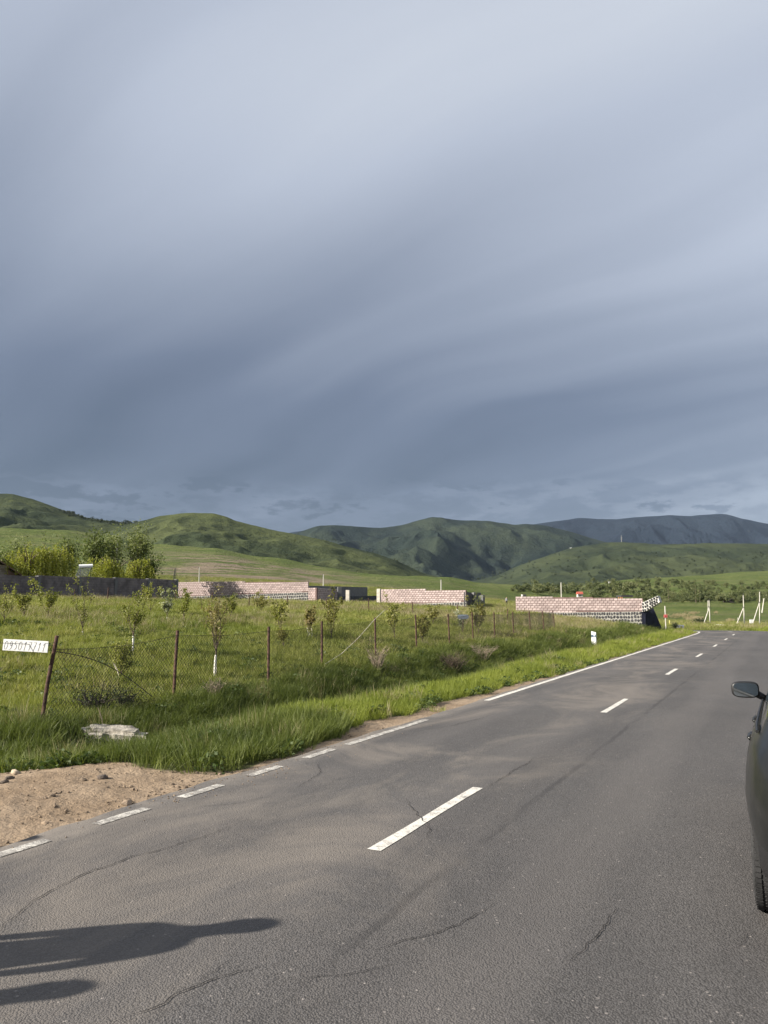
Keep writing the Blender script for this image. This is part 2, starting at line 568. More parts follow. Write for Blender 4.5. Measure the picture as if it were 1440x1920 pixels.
# ------------------------------------------------------------------ ground sheet
def ground_material():
    m = bpy.data.materials.new("meadow_ground")
    m.use_nodes = True
    t = NT(m.node_tree)
    pos = t.n('ShaderNodeNewGeometry').outputs['Position']
    sp = t.n('ShaderNodeSeparateXYZ', {0: pos})
    dist = t.vm('LENGTH', pos).outputs['Value']
    dirt = t.n('ShaderNodeAttribute', attribute_name='dirt').outputs['Fac']
    n1 = t.noise(pos, 0.035, 5.0, 0.6)
    n2 = t.noise(pos, 0.35, 5.0, 0.62)
    n3 = t.noise(pos, 3.5, 4.0, 0.6)
    # contour-like bands of grazed turf
    bandv = t.combine(t.m('MULTIPLY', sp.outputs[0], 0.010), t.m('MULTIPLY', sp.outputs[1], 0.020), t.m('MULTIPLY', sp.outputs[2], 0.55))
    n4 = t.noise(bandv, 1.0, 5.0, 0.65)
    green = t.mix(t.ss(0.35, 0.65, n1), (0.082, 0.112, 0.027), (0.122, 0.144, 0.042))
    green = t.mix(t.m('MULTIPLY', t.ss(0.42, 0.66, n2), 0.75), green, (0.058, 0.078, 0.024))
    green = t.mix(t.m('MULTIPLY', t.ss(0.48, 0.66, n4), 0.6), green, (0.145, 0.142, 0.066))
    green = t.mix(t.m('MULTIPLY', t.ss(0.45, 0.75, n3), 0.35), green, (0.045, 0.072, 0.020))
    # bare, stony, pinkish-brown patches on the slope behind the walls
    bx = t.m('DIVIDE', sp.outputs[0], t.m('MAXIMUM', sp.outputs[1], 1.0))
    reg = t.m('MULTIPLY', t.m('MULTIPLY', t.ss(-0.36, -0.24, bx), t.ss(0.02, -0.10, bx)), t.m('MULTIPLY', t.ss(125, 170, dist), t.ss(420, 300, dist)))
    spot = t.noise(t.combine(t.m('MULTIPLY', sp.outputs[0], 0.045), t.m('MULTIPLY', sp.outputs[1], 0.030), sp.outputs[2]), 1.0, 6.0, 0.68)
    bare = t.m('MULTIPLY', t.ss(0.44, 0.56, spot), reg)
    thin = t.m('MULTIPLY', t.ss(0.60, 0.70, spot), t.ss(110, 160, dist))
    bare = t.m('MAXIMUM', bare, t.m('MULTIPLY', thin, 0.55))
    green = t.mix(t.m('MULTIPLY', bare, 0.85), green, t.mix(n3, (0.18, 0.135, 0.10), (0.27, 0.21, 0.165)))
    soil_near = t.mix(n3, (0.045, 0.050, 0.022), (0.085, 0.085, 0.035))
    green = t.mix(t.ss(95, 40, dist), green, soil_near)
    # sandy dirt of the pull-in and the shoulders
    d2 = t.noise(pos, 22.0, 5.0, 0.7)
    d1 = t.noise(pos, 1.3, 4.0, 0.6)
    sand = t.mix(t.ss(0.3, 0.7, d1), (0.205, 0.150, 0.100), (0.292, 0.222, 0.156))
    sand = t.mix(t.m('MULTIPLY', t.ss(0.52, 0.75, d2), 0.55), sand, (0.110, 0.080, 0.055))
    sand = t.mix(t.m('MULTIPLY', t.ss(0.62, 0.70, t.noise(pos, 60.0, 2.0, 0.5)), 0.5), sand, (0.42, 0.34, 0.27))
    fac = t.ss(0.35, 0.65, t.m('ADD', dirt, t.m('MULTIPLY', t.m('SUBTRACT', n3, 0.5), 0.5)))
    col = t.mix(fac, green, sand)
    h = t.m('ADD', t.m('MULTIPLY', d2, 0.6), t.m('MULTIPLY', t.noise(pos, 7.0, 4.0, 0.65), 1.0))
    bp = t.n('ShaderNodeBump', {'Strength': 0.9, 'Distance': 0.045, 'Height': h})
    hfar = t.m('ADD', t.noise(pos, 0.6, 6.0, 0.72), t.m('MULTIPLY', t.noise(pos, 0.12, 5.0, 0.7), 3.0))
    bp2 = t.n('ShaderNodeBump', {'Strength': 0.8, 'Distance': 1.8, 'Height': t.m('MULTIPLY', hfar, t.ss(60, 160, dist)), 'Normal': bp.outputs[0]})
    p = t.n('ShaderNodeBsdfPrincipled', {'Base Color': col, 'Roughness': 0.95, 'Specular IOR Level': 0.1, 'Normal': bp2.outputs[0]})
    t.n('ShaderNodeOutputMaterial', {'Surface': p.outputs[0]})
    return m


def build_ground():
    fa = np.radians(np.arange(-42, 42.01, 0.22))
    ba = np.radians(np.arange(45, 316, 3.0))
    az = np.concatenate([fa, ba])
    rr = [1.2]
    while rr[-1] < 1500:
        rr.append(rr[-1] * (1.010 if 4.5 < rr[-1] < 13 else (1.021 if rr[-1] < 140 else 1.026)))
    while rr[-1] < 16000:
        rr.append(rr[-1] * 1.15)
    rr = np.array(rr)
    A, RR = np.meshgrid(az, rr)
    X = np.sin(A) * RR; Y = np.cos(A) * RR
    Z = terrain(X, Y)
    D = dirt_mask(X, Y)
    D = np.where(RR.ravel() > 90, 0, D)
    na, nr = len(az), len(rr)
    verts = np.stack([X.ravel(), Y.ravel(), Z.ravel()], 1)
    # small clods on the bare dirt
    verts[:, 2] += D * 0.045 * (fbm(X.ravel() * 5, Y.ravel() * 5, 4, 55, 0.65) - 0.5) * (RR.ravel() < 30)
    i = np.arange(nr - 1)[:, None]; j = np.arange(na)[None, :]
    j2 = (j + 1) % na
    f = np.stack([(i * na + j), (i * na + j2), ((i + 1) * na + j2), ((i + 1) * na + j)], -1).reshape(-1, 4)[:, ::-1]
    verts = np.vstack([verts, [[0, 0, tz(0.0, 0.5)]]])
    c = len(verts) - 1
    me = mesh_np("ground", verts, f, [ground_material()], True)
    bm = bmesh.new(); bm.from_mesh(me); bm.verts.ensure_lookup_table()
    for k in range(na):
        bm.faces.new((bm.verts[c], bm.verts[(k + 1) % na], bm.verts[k])).smooth = True
    bm.to_mesh(me); bm.free()
    at_ = me.attributes.new("dirt", 'FLOAT', 'POINT')
    at_.data.foreach_set("value", np.append(D, 0.3).astype(np.float32))
    o = link("ground", me)
    tag(o, "green meadow ground with bare sandy pull-in beside the road", None, None, "structure")
    return o


ground = build_ground()


# ------------------------------------------------------------------ road
def asphalt_material():
    m = bpy.data.materials.new("worn_asphalt")
    m.use_nodes = True
    t = NT(m.node_tree)
    pos = t.n('ShaderNodeNewGeometry').outputs['Position']
    va = t.n('ShaderNodeAttribute', attribute_name='across').outputs['Fac']
    sa_ = t.n('ShaderNodeAttribute', attribute_name='along').outputs['Fac']
    rv = t.combine(t.m('MULTIPLY', sa_, 0.16), t.m('MULTIPLY', va, 0.9), 0.0)
    n_long = t.noise(rv, 1.0, 4.0, 0.6)
    n_big = t.noise(pos, 0.45, 4.0, 0.6)
    n_mid = t.noise(pos, 3.2, 4.0, 0.6)
    vor = t.n('ShaderNodeTexVoronoi', {'Scale': 105.0, 'Vector': pos})
    vor2 = t.n('ShaderNodeTexVoronoi', {'Scale': 34.0, 'Vector': pos})
    grain = t.noise(pos, 160.0, 3.0, 0.7)
    base = t.mix(t.ss(0.3, 0.7, n_long), (0.074, 0.070, 0.069), (0.106, 0.100, 0.097))
    base = t.mix(t.m('MULTIPLY', t.ss(0.40, 0.72, n_big), 0.5), base, (0.116, 0.106, 0.100))
    base = t.mix(t.m('MULTIPLY', t.ss(0.5, 0.8, n_mid), 0.25), base, (0.070, 0.068, 0.068))
    # aggregate: each stone a little different, dark binder between
    sc = t.n('ShaderNodeSeparateColor', {0: vor.outputs['Color']})
    agg = t.m('ADD', 0.80, t.m('MULTIPLY', sc.outputs[0], 0.42))
    base = t.mix(1.0, base, t.combine(agg, agg, agg), 'MULTIPLY')
    base = t.mix(t.m('MULTIPLY', t.ss(0.42, 0.70, vor.outputs['Distance']), 0.7), base, (0.045, 0.042, 0.040))
    trk = t.m('COSINE', t.m('MULTIPLY', t.m('ADD', va, 0.15), 4.3))
    base = t.mix(t.m('MULTIPLY', t.ss(-0.2, 1.0, t.m('ADD', trk, t.m('MULTIPLY', t.m('SUBTRACT', n_long, 0.5), 1.6))), 0.28), base, (0.128, 0.117, 0.110))
    sc2 = t.n('ShaderNodeSeparateColor', {0: vor2.outputs['Color']})
    pale = t.m('MULTIPLY', t.ss(0.93, 0.97, sc2.outputs[0]), t.ss(0.30, 0.18, vor2.outputs['Distance']))
    base = t.mix(t.m('MULTIPLY', pale, 0.6), base, (0.30, 0.27, 0.25))
    # paver joint right of the centre line, dark and ragged
    wv = t.m('ADD', va, t.m('MULTIPLY', t.m('SUBTRACT', t.noise(pos, 1.6, 4.0, 0.65), 0.5), 0.10))
    seam = t.ss(0.05, 0.012, t.m('ABSOLUTE', t.m('SUBTRACT', wv, 0.62)))
    seam = t.m('MULTIPLY', seam, t.ss(0.36, 0.56, t.noise(rv, 4.0, 3.0, 0.6)))
    base = t.mix(t.m('MULTIPLY', seam, 0.62), base, (0.038, 0.036, 0.036))
    # dust dragged across the lane
    dv = t.combine(t.m('MULTIPLY', va, 0.42), t.m('MULTIPLY', sa_, 0.22), 4.0)
    dust = t.m('MULTIPLY', t.ss(0.44, 0.68, t.noise(dv, 1.5, 6.0, 0.66, 0.8)), t.ss(1.6, -0.4, va))
    edge = t.m('MULTIPLY', t.ss(-1.95, -2.6, va), 0.75)
    dust = t.m('MAXIMUM', t.m('MULTIPLY', dust, 0.72), t.m('MULTIPLY', edge, t.ss(0.35, 0.6, t.noise(pos, 2.1, 4.0, 0.6))))
    base = t.mix(t.m('MULTIPLY', dust, 0.85), base, (0.195, 0.170, 0.145))
    h = t.m('ADD', t.m('MULTIPLY', vor.outputs['Distance'], -1.0), t.m('MULTIPLY', grain, 0.6))
    bp = t.n('ShaderNodeBump', {'Strength': 0.75, 'Distance': 0.006, 'Height': h})
    bp2 = t.n('ShaderNodeBump', {'Strength': 0.35, 'Distance': 0.02, 'Height': n_mid, 'Normal': bp.outputs[0]})
    p = t.n('ShaderNodeBsdfPrincipled', {'Base Color': base, 'Roughness': 0.82, 'Specular IOR Level': 0.28, 'Normal': bp2.outputs[0]})
    t.n('ShaderNodeOutputMaterial', {'Surface': p.outputs[0]})
    return m


def road_frame(s):
    """centre point and right-hand normal at length s"""
    i = (s - RP[0, 2]) / 0.5
    k = int(np.clip(math.floor(i), 0, len(RP) - 2)); f = i - k
    x = RP[k, 0] * (1 - f) + RP[k + 1, 0] * f
    y = RP[k, 1] * (1 - f) + RP[k + 1, 1] * f
    tx, ty = RP[k + 1, 0] - RP[k, 0], RP[k + 1, 1] - RP[k, 1]
    L = math.hypot(tx, ty)
    return Vector((x, y)), Vector((ty / L, -tx / L))


def rp(s, v, dz=0.0):
    c, n = road_frame(s)
    return Vector((c.x + n.x * v, c.y + n.y * v, float(road_z(s)) + dz))


asphalt = asphalt_material()
vst = np.concatenate([[-2.75, -2.60], np.linspace(-2.05, 2.4, 9), [2.7, 3.05, 3.2]])
svals = np.arange(-29.5, 94.0, 0.25)
rv_, ra_, rl_ = [], [], []
for s in svals:
    el = 0.16 * float(fbm(np.array([s * 0.8]), np.array([3.0]), 3, 12)[0] - 0.5) + 0.10 * float(fbm(np.array([s * 3.1]), np.array([9.0]), 2, 13)[0] - 0.5)
    er = 0.22 * float(fbm(np.array([s * 0.7]), np.array([7.0]), 3, 14)[0] - 0.5)
    kr = 1.0 - 0.40 * float(sstep(18, 40, s))
    for k, v in enumerate(vst):
        vv = v
        z = 0.0
        if k == 0: vv = -HALF - 0.19 + el; z = -0.07
        if k == 1: vv = -HALF - 0.16 + el
        if k == len(vst) - 3: vv = RHALF + 0.1
        if k == len(vst) - 2: vv = RHALF + 0.42 * kr + er
        if k == len(vst) - 1: vv = RHALF + 0.46 * kr + er; z = -0.07
        p = rp(s, vv, z)
        rv_.append(p); ra_.append(vv); rl_.append(s)
nv = len(vst)
i = np.arange(len(svals) - 1)[:, None]; j = np.arange(nv - 1)[None, :]
rf = np.stack([i * nv + j, i * nv + j + 1, (i + 1) * nv + j + 1, (i + 1) * nv + j], -1).reshape(-1, 4)
rme = mesh_np("road", np.array([tuple(p) for p in rv_]), rf, [asphalt], False)
for nm, dat in (("across", ra_), ("along", rl_)):
    q = rme.attributes.new(nm, 'FLOAT', 'POINT')
    q.data.foreach_set("value", np.array(dat, np.float32))
road = link("road", rme)
tag(road, "worn grey two-lane asphalt road running away and bending left", None, None, "structure")


def paint_material(lo=0.46, nm="worn_white_paint"):
    m = bpy.data.materials.new(nm)
    m.use_nodes = True
    t = NT(m.node_tree)
    pos = t.n('ShaderNodeNewGeometry').outputs['Position']
    n1 = t.noise(pos, 9.0, 5.0, 0.7)
    n2 = t.noise(pos, 85.0, 3.0, 0.65)
    wear = t.ss(lo, lo + 0.18, t.m('ADD', t.m('MULTIPLY', n1, 0.5), t.m('MULTIPLY', n2, 0.5)))
    col = t.mix(t.m('MULTIPLY', wear, 0.9), (0.60, 0.575, 0.52), (0.14, 0.128, 0.118))
    bp = t.n('ShaderNodeBump', {'Strength': 0.5, 'Distance': 0.004, 'Height': n2})
    p = t.n('ShaderNodeBsdfPrincipled', {'Base Color': col, 'Roughness': 0.75, 'Specular IOR Level': 0.2, 'Normal': bp.outputs[0]})
    t.n('ShaderNodeOutputMaterial', {'Surface': p.outputs[0]})
    return m


paint = paint_material()
dusty_paint = paint_material(0.38, "dusty_white_paint")


def stripe(name, s0, s1, v, width, dz=0.004, mat=None):
    n = max(2, int((s1 - s0) / 0.5) + 1)
    vs, fs = [], []
    for k in range(n + 1):
        s = s0 + (s1 - s0) * k / n
        j1 = random.uniform(-0.006, 0.006); j2 = random.uniform(-0.006, 0.006)
        vs += [rp(s, v - width / 2 + j1, dz), rp(s, v + width / 2 + j2, dz)]
    for k in range(n):
        fs.append((2 * k, 2 * k + 1, 2 * k + 3, 2 * k + 2))
    me = mesh_np(name, np.array([tuple(p) for p in vs]), fs, [mat or paint])
    return link(name, me, road)


def s_of(px, py):
    p = flat(px, py)
    return (Vector((p.x, p.y)) - P0).dot(RU)


d0a, d0b = s_of(697, 1594), s_of(903, 1476)
d1a = s_of(1129, 1336)
period = d1a - d0a
for k in range(-3, 8):
    stripe("centre_dash", d0a + k * period, d0a + k * period + (d0b - d0a) * 0.98, 0.0, 0.098)
for (a, b_) in (((0, 1608), (98, 1577)), ((180, 1546), (276, 1516)), ((335, 1495), (416, 1472)), ((467, 1455), (527, 1437)), ((563, 1421), (618, 1404)), ((643, 1396), (790, 1349))):
    stripe("edge_dash", s_of(*a), s_of(*b_), -HALF, 0.105, 0.004, dusty_paint)
stripe("edge_line", s_of(897, 1313), 92, -HALF, 0.11)
stripe("edge_line", -28, 92, RHALF, 0.11)

crack_mat = pmat("crack_shadow", (0.016, 0.015, 0.015), 0.95, 0.2, 20, 0.0, coord='W')
CRACKS = [
    ([(0, 1752), (22, 1722), (60, 1688), (110, 1662), (170, 1632), (250, 1606), (330, 1586), (432, 1551)], 0.011),
    ([(558, 1478), (585, 1460), (600, 1449), (594, 1430)], 0.011),
    ([(205, 1921), (270, 1895), (330, 1865), (400, 1838), (465, 1820), (482, 1811)], 0.010),
    ([(330, 1865), (362, 1852), (385, 1835), (440, 1800)], 0.005),
    ([(758, 1498), (776, 1520), (800, 1545), (806, 1572)], 0.010),
    ([(1068, 1806), (1100, 1782), (1114, 1757), (1130, 1737), (1160, 1705)], 0.010),
    ([(700, 1785), (800, 1755), (850, 1737), (905, 1711), (936, 1694)], 0.009),
    ([(540, 1836), (600, 1833), (680, 1821), (740, 1806)], 0.006),
    ([(915, 1475), (960, 1448), (1002, 1422)], 0.012),
    ([(360, 1515), (430, 1508), (520, 1492)], 0.007),
    ([(1380, 1780), (1398, 1765), (1404, 1748)], 0.007),
    ([(780, 1373), (850, 1360), (920, 1342)], 0.012),
]
rr_ = random.Random(3)
for pts, wd in CRACKS:
    P = [flat(*p) for p in pts]
    fine = []
    for a, b_ in zip(P[:-1], P[1:]):
        n = max(2, int((b_ - a).length / 0.035))
        for k in range(n):
            fine.append(a.lerp(b_, k / n))
    fine.append(P[-1])
    vs, fs = [], []
    off = 0.0
    for k, p in enumerate(fine):
        t_ = (fine[min(k + 1, len(fine) - 1)] - fine[max(k - 1, 0)]).normalized()
        nrm = Vector((t_.y, -t_.x, 0))
        off = off * 0.75 + rr_.uniform(-0.014, 0.014)
        tt = k / (len(fine) - 1)
        hw = wd * 0.36 * (0.25 + 0.75 * math.sin(math.pi * min(1, max(0, 0.04 + tt * 0.92)))) * rr_.uniform(0.35, 1.25)
        c = p + nrm * off
        vs += [c - nrm * hw + Vector((0, 0, 0.0062)), c + nrm * hw + Vector((0, 0, 0.0062))]
    for k in range(len(fine) - 1):
        fs.append((2 * k, 2 * k + 1, 2 * k + 3, 2 * k + 2))
    link("crack", mesh_np("crack", np.array([tuple(v) for v in vs]), fs, [crack_mat]), road)


# ------------------------------------------------------------------ hills and mountains
def hill_material(name, light, dark, scrub, scale, bump_d, patch=0.5, scrub_amt=0.6):
    m = bpy.data.materials.new(name)
    m.use_nodes = True
    t = NT(m.node_tree)
    pos = t.n('ShaderNodeNewGeometry').outputs['Position']
    n1 = t.noise(pos, scale, 5.0, 0.6)
    n2 = t.noise(pos, scale * 5, 6.0, 0.68)
    n3 = t.noise(pos, scale * 26, 4.0, 0.65)
    gul = t.n('ShaderNodeAttribute', attribute_name='gully').outputs['Fac']
    col = t.mix(t.ss(0.36, 0.64, n1), dark, light)
    sc = t.m('MULTIPLY', t.ss(0.50, 0.66, t.m('ADD', t.m('MULTIPLY', n2, 0.75), t.m('MULTIPLY', gul, 0.25))), scrub_amt)
    col = t.mix(sc, col, scrub)
    col = t.mix(t.m('MULTIPLY', t.ss(0.60, 0.72, n3), 0.6), col, tuple(c * 0.55 for c in scrub))
    col = t.mix(t.m('MULTIPLY', t.ss(0.64, 0.76, t.noise(pos, scale * 9, 5.0, 0.7)), patch), col, (0.15, 0.135, 0.10))
    h = t.m('ADD', t.m('MULTIPLY', n2, 1.0), t.m('MULTIPLY', n3, 0.4))
    bp = t.n('ShaderNodeBump', {'Strength': 1.0, 'Distance': bump_d, 'Height': h})
    p = t.n('ShaderNodeBsdfPrincipled', {'Base Color': col, 'Roughness': 0.95, 'Specular IOR Level': 0.05, 'Normal': bp.outputs[0]})
    t.n('ShaderNodeOutputMaterial', {'Surface': p.outputs[0]})
    return m


def build_hill(name, label, prof, dist, front, back, base_z, mat, amp, freq, seed, nx=300, nr=90, power=1.35, rough_ridge=0.0, warp=0.0):
    """prof: silhouette in photograph pixels; dist: metres to its ridge (a number or a list along the profile)"""
    prof = np.array(prof, float)
    lo_, hi_ = max(prof[0, 0], -80), min(prof[-1, 0], 1540)
    cols = np.linspace(lo_, hi_, nx)
    if prof[0, 0] < lo_: cols = np.concatenate([np.linspace(prof[0, 0], lo_, 60)[:-1], cols])
    if prof[-1, 0] > hi_: cols = np.concatenate([cols, np.linspace(hi_, prof[-1, 0], 60)[1:]])
    nx = len(cols)
    rows = np.interp(cols, prof[:, 0], prof[:, 1])
    ker = np.array([1, 2, 3, 2, 1], float); ker /= ker.sum()
    rows = np.convolve(np.pad(rows, 2, mode='edge'), ker, 'valid')
    D = np.interp(cols, prof[:, 0], dist) if hasattr(dist, '__len__') else np.full(nx, float(dist))
    bcol = (960 - rows) / FPX
    dyv = CT - bcol * ST
    zr = CAM_H + (ST + bcol * CT) / dyv * D
    xt = ((cols - 720) / FPX) / dyv
    tt = np.concatenate([np.linspace(0, 1, int(nr * 0.72)), np.linspace(1, 2, nr - int(nr * 0.72) + 1)[1:]])
    V = np.zeros((len(tt), nx, 3)); G = np.zeros((len(tt), nx))
    for k, q in enumerate(tt):
        if q <= 1:
            Yk = D * (front + (1 - front) * q)
            s = q ** power
            taper = np.sin(math.pi * min(1.0, q)) ** 0.7 if q < 1 else 0.0
        else:
            Yk = D * (1 + (back - 1) * (q - 1))
            s = 1 - 0.9 * (q - 1) ** 1.3
            taper = 0.35 * math.sin(math.pi * (q - 1))
        X = xt * Yk
        wx = X + warp * (fbm(X * freq * 0.5, Yk * freq * 0.5, 2, seed + 40) - 0.5)
        wy = Yk + warp * (fbm(X * freq * 0.5 + 31, Yk * freq * 0.5, 2, seed + 50) - 0.5)
        rid = 1 - np.abs(2 * fbm(wx * freq, wy * freq * 0.45, 4, seed) - 1) * 2.2
        rid2 = 1 - np.abs(2 * fbm(wx * freq * 3.3, wy * freq * 1.4, 3, seed + 9) - 1) * 2.0
        hh = np.maximum(zr - base_z, 0)
        dz_ = amp * hh * taper * (0.62 * (rid - 0.55) + 0.42 * (rid2 - 0.55))
        small = rough_ridge * (fbm(wx * freq * 6, wy * freq * 6, 3, seed + 3) - 0.5)
        V[k, :, 0] = X; V[k, :, 1] = Yk
        V[k, :, 2] = base_z + hh * s + dz_ + small
        G[k] = 1 - np.clip(rid, 0, 1)
    n0 = len(tt)
    i = np.arange(n0 - 1)[:, None]; j = np.arange(nx - 1)[None, :]
    f = np.stack([i * nx + j, i * nx + j + 1, (i + 1) * nx + j + 1, (i + 1) * nx + j], -1).reshape(-1, 4)
    me = mesh_np(name, V.reshape(-1, 3), f, [mat], True)
    q = me.attributes.new("gully", 'FLOAT', 'POINT')
    q.data.foreach_set("value", G.ravel().astype(np.float32))
    o = link(name, me)
    tag(o, label, None, None, "structure")
    return V


m_left = hill_material("sun_patched_left_turf", (0.072, 0.084, 0.034), (0.036, 0.047, 0.023), (0.016, 0.023, 0.014), 0.006, 7.0, 0.12)  # sunlit patches are put into the lighter tone of the turf
m_mid = hill_material("cloud_shade_ridge_turf", (0.034, 0.043, 0.026), (0.018, 0.026, 0.020), (0.009, 0.014, 0.013), 0.0022, 22.0, 0.15)  # ridge turf darkened in colour in place of cloud shadow
m_blue = hill_material("cloud_shade_plateau_turf", (0.011, 0.016, 0.023), (0.007, 0.011, 0.017), (0.005, 0.007, 0.012), 0.0011, 45.0, 0.1)  # plateau turf darkened and blued in colour in place of cloud shadow
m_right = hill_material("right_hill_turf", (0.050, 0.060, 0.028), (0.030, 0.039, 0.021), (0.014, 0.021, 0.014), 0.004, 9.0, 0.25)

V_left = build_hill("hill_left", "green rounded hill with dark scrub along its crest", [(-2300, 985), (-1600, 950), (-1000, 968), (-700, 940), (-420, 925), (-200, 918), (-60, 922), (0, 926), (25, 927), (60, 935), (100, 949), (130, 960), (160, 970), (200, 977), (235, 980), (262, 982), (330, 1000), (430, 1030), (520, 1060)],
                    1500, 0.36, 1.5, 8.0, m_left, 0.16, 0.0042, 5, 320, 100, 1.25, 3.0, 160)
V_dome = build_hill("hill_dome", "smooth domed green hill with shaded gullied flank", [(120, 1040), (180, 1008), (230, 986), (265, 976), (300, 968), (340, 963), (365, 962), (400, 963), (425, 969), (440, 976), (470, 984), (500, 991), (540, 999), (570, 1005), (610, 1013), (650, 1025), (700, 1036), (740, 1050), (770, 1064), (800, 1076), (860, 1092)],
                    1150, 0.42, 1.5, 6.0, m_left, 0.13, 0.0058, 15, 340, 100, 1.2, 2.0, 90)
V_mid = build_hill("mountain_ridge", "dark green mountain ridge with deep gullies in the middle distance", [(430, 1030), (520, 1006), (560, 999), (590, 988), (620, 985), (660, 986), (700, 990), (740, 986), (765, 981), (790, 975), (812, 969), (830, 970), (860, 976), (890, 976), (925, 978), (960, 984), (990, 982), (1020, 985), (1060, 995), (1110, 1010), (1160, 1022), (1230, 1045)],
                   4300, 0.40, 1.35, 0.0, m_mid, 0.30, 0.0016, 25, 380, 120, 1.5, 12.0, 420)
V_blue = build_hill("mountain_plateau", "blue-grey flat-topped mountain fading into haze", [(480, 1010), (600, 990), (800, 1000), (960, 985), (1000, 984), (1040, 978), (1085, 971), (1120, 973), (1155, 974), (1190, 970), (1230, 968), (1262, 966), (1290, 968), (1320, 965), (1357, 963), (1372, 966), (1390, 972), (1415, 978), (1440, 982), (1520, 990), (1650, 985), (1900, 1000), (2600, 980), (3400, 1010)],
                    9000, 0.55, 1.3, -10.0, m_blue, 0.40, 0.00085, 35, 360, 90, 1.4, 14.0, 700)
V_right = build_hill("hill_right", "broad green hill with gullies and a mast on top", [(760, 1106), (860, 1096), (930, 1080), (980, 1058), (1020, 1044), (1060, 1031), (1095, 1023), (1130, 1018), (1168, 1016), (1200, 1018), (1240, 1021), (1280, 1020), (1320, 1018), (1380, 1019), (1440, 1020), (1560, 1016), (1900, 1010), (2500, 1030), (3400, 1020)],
                     2500, 0.42, 1.4, 2.0, m_right, 0.20, 0.0032, 45, 380, 110, 1.25, 4.0, 160)

# ------------------------------------------------------------------ haze
hz = MB().box((0, 5200, 560), (26000, 24000, 1160)).build("haze", [])
hm = bpy.data.materials.new("thin_haze")
hm.use_nodes = True
ht = NT(hm.node_tree)
hv = ht.n('ShaderNodeVolumePrincipled', {'Color': (0.55, 0.72, 1.0, 1.0), 'Density': 0.000014, 'Anisotropy': 0.0})
ht.n('ShaderNodeOutputMaterial', {'Volume': hv.outputs[0]})
hz.data.materials.append(hm)
tag(hz, "thin bluish haze over the valley and far mountains", None, None, "stuff")

# ------------------------------------------------------------------ scattered stuff (instances on points)
def scatter(name, pts, rots, scl, idx, sources, label):
    me = bpy.data.meshes.new(name)
    n = len(pts)
    me.vertices.add(n)
    me.vertices.foreach_set("co", np.asarray(pts, np.float32).ravel())
    a = me.attributes.new("rot", 'FLOAT_VECTOR', 'POINT'); a.data.foreach_set("vector", np.asarray(rots, np.float32).ravel())
    a = me.attributes.new("scl", 'FLOAT_VECTOR', 'POINT'); a.data.foreach_set("vector", np.asarray(scl, np.float32).ravel())
    a = me.attributes.new("idx", 'INT', 'POINT'); a.data.foreach_set("value", np.asarray(idx, np.int32))
    o = link(name, me)
    tag(o, label, None, None, "stuff")
    col = bpy.data.collections.new(name + "_sources")
    for s in sources:
        col.objects.link(s)
    g = bpy.data.node_groups.new(name + "_nodes", 'GeometryNodeTree')
    g.interface.new_socket("Geometry", in_out='INPUT', socket_type='NodeSocketGeometry')
    g.interface.new_socket("Geometry", in_out='OUTPUT', socket_type='NodeSocketGeometry')
    gi = g.nodes.new('NodeGroupInput'); go = g.nodes.new('NodeGroupOutput')
    ci = g.nodes.new('GeometryNodeCollectionInfo')
    ci.inputs['Collection'].default_value = col
    ci.inputs['Separate Children'].default_value = True
    ci.inputs['Reset Children'].default_value = True
    ip = g.nodes.new('GeometryNodeInstanceOnPoints')
    ip.inputs['Pick Instance'].default_value = True

    def attr(nm, typ):
        q = g.nodes.new('GeometryNodeInputNamedAttribute'); q.data_type = typ
        q.inputs['Name'].default_value = nm
        return q.outputs['Attribute']
    er = g.nodes.new('FunctionNodeEulerToRotation')
    L = g.links.new
    L(attr("rot", 'FLOAT_VECTOR'), er.inputs[0])
    L(gi.outputs[0], ip.inputs['Points']); L(ci.outputs[0], ip.inputs['Instance'])
    L(attr("idx", 'INT'), ip.inputs['Instance Index'])
    L(er.outputs[0], ip.inputs['Rotation']); L(attr("scl", 'FLOAT_VECTOR'), ip.inputs['Scale'])
    L(ip.outputs[0], go.inputs[0])
    md = o.modifiers.new("scatter", 'NODES'); md.node_group = g
    return o


def src(name, me):
    return bpy.data.objects.new(name, me)


def tuft_mesh(name, seed, n, rad, h, wid, bend, mat, heads=0):
    r = np.random.default_rng(seed)
    vs, fs3, fs4 = [], [], []
    for k in range(n):
        a = r.uniform(0, 6.283); q = rad * math.sqrt(r.uniform(0, 1))
        bx_, by_ = q * math.cos(a), q * math.sin(a)
        hh = h * r.uniform(0.45, 1.1)
        ln = a + r.normal(0, 0.9)
        bd = bend * hh * r.uniform(0.2, 1.2)
        lx, ly = math.cos(ln), math.sin(ln)
        w_ = wid * r.uniform(0.6, 1.2)
        fa = r.uniform(0, 3.1416)
        sx, sy = math.cos(fa) * w_ / 2, math.sin(fa) * w_ / 2
        o = len(vs)
        for (t_, ww) in ((0, 0.8), (0.4, 1.0), (0.75, 0.7)):
            off = bd * t_ * t_
            z = hh * (t_ - 0.18 * bend * t_ * t_)
            vs.append((bx_ + lx * off - sx * ww, by_ + ly * off - sy * ww, z - 0.02))
            vs.append((bx_ + lx * off + sx * ww, by_ + ly * off + sy * ww, z - 0.02))
        vs.append((bx_ + lx * bd, by_ + ly * bd, hh * (1 - 0.2 * bend)))
        fs4 += [(o, o + 1, o + 3, o + 2), (o + 2, o + 3, o + 5, o + 4)]
        fs3 += [(o + 4, o + 5, o + 6)]
    return mesh_np(name, np.array(vs), fs4 + fs3, [mat], True)


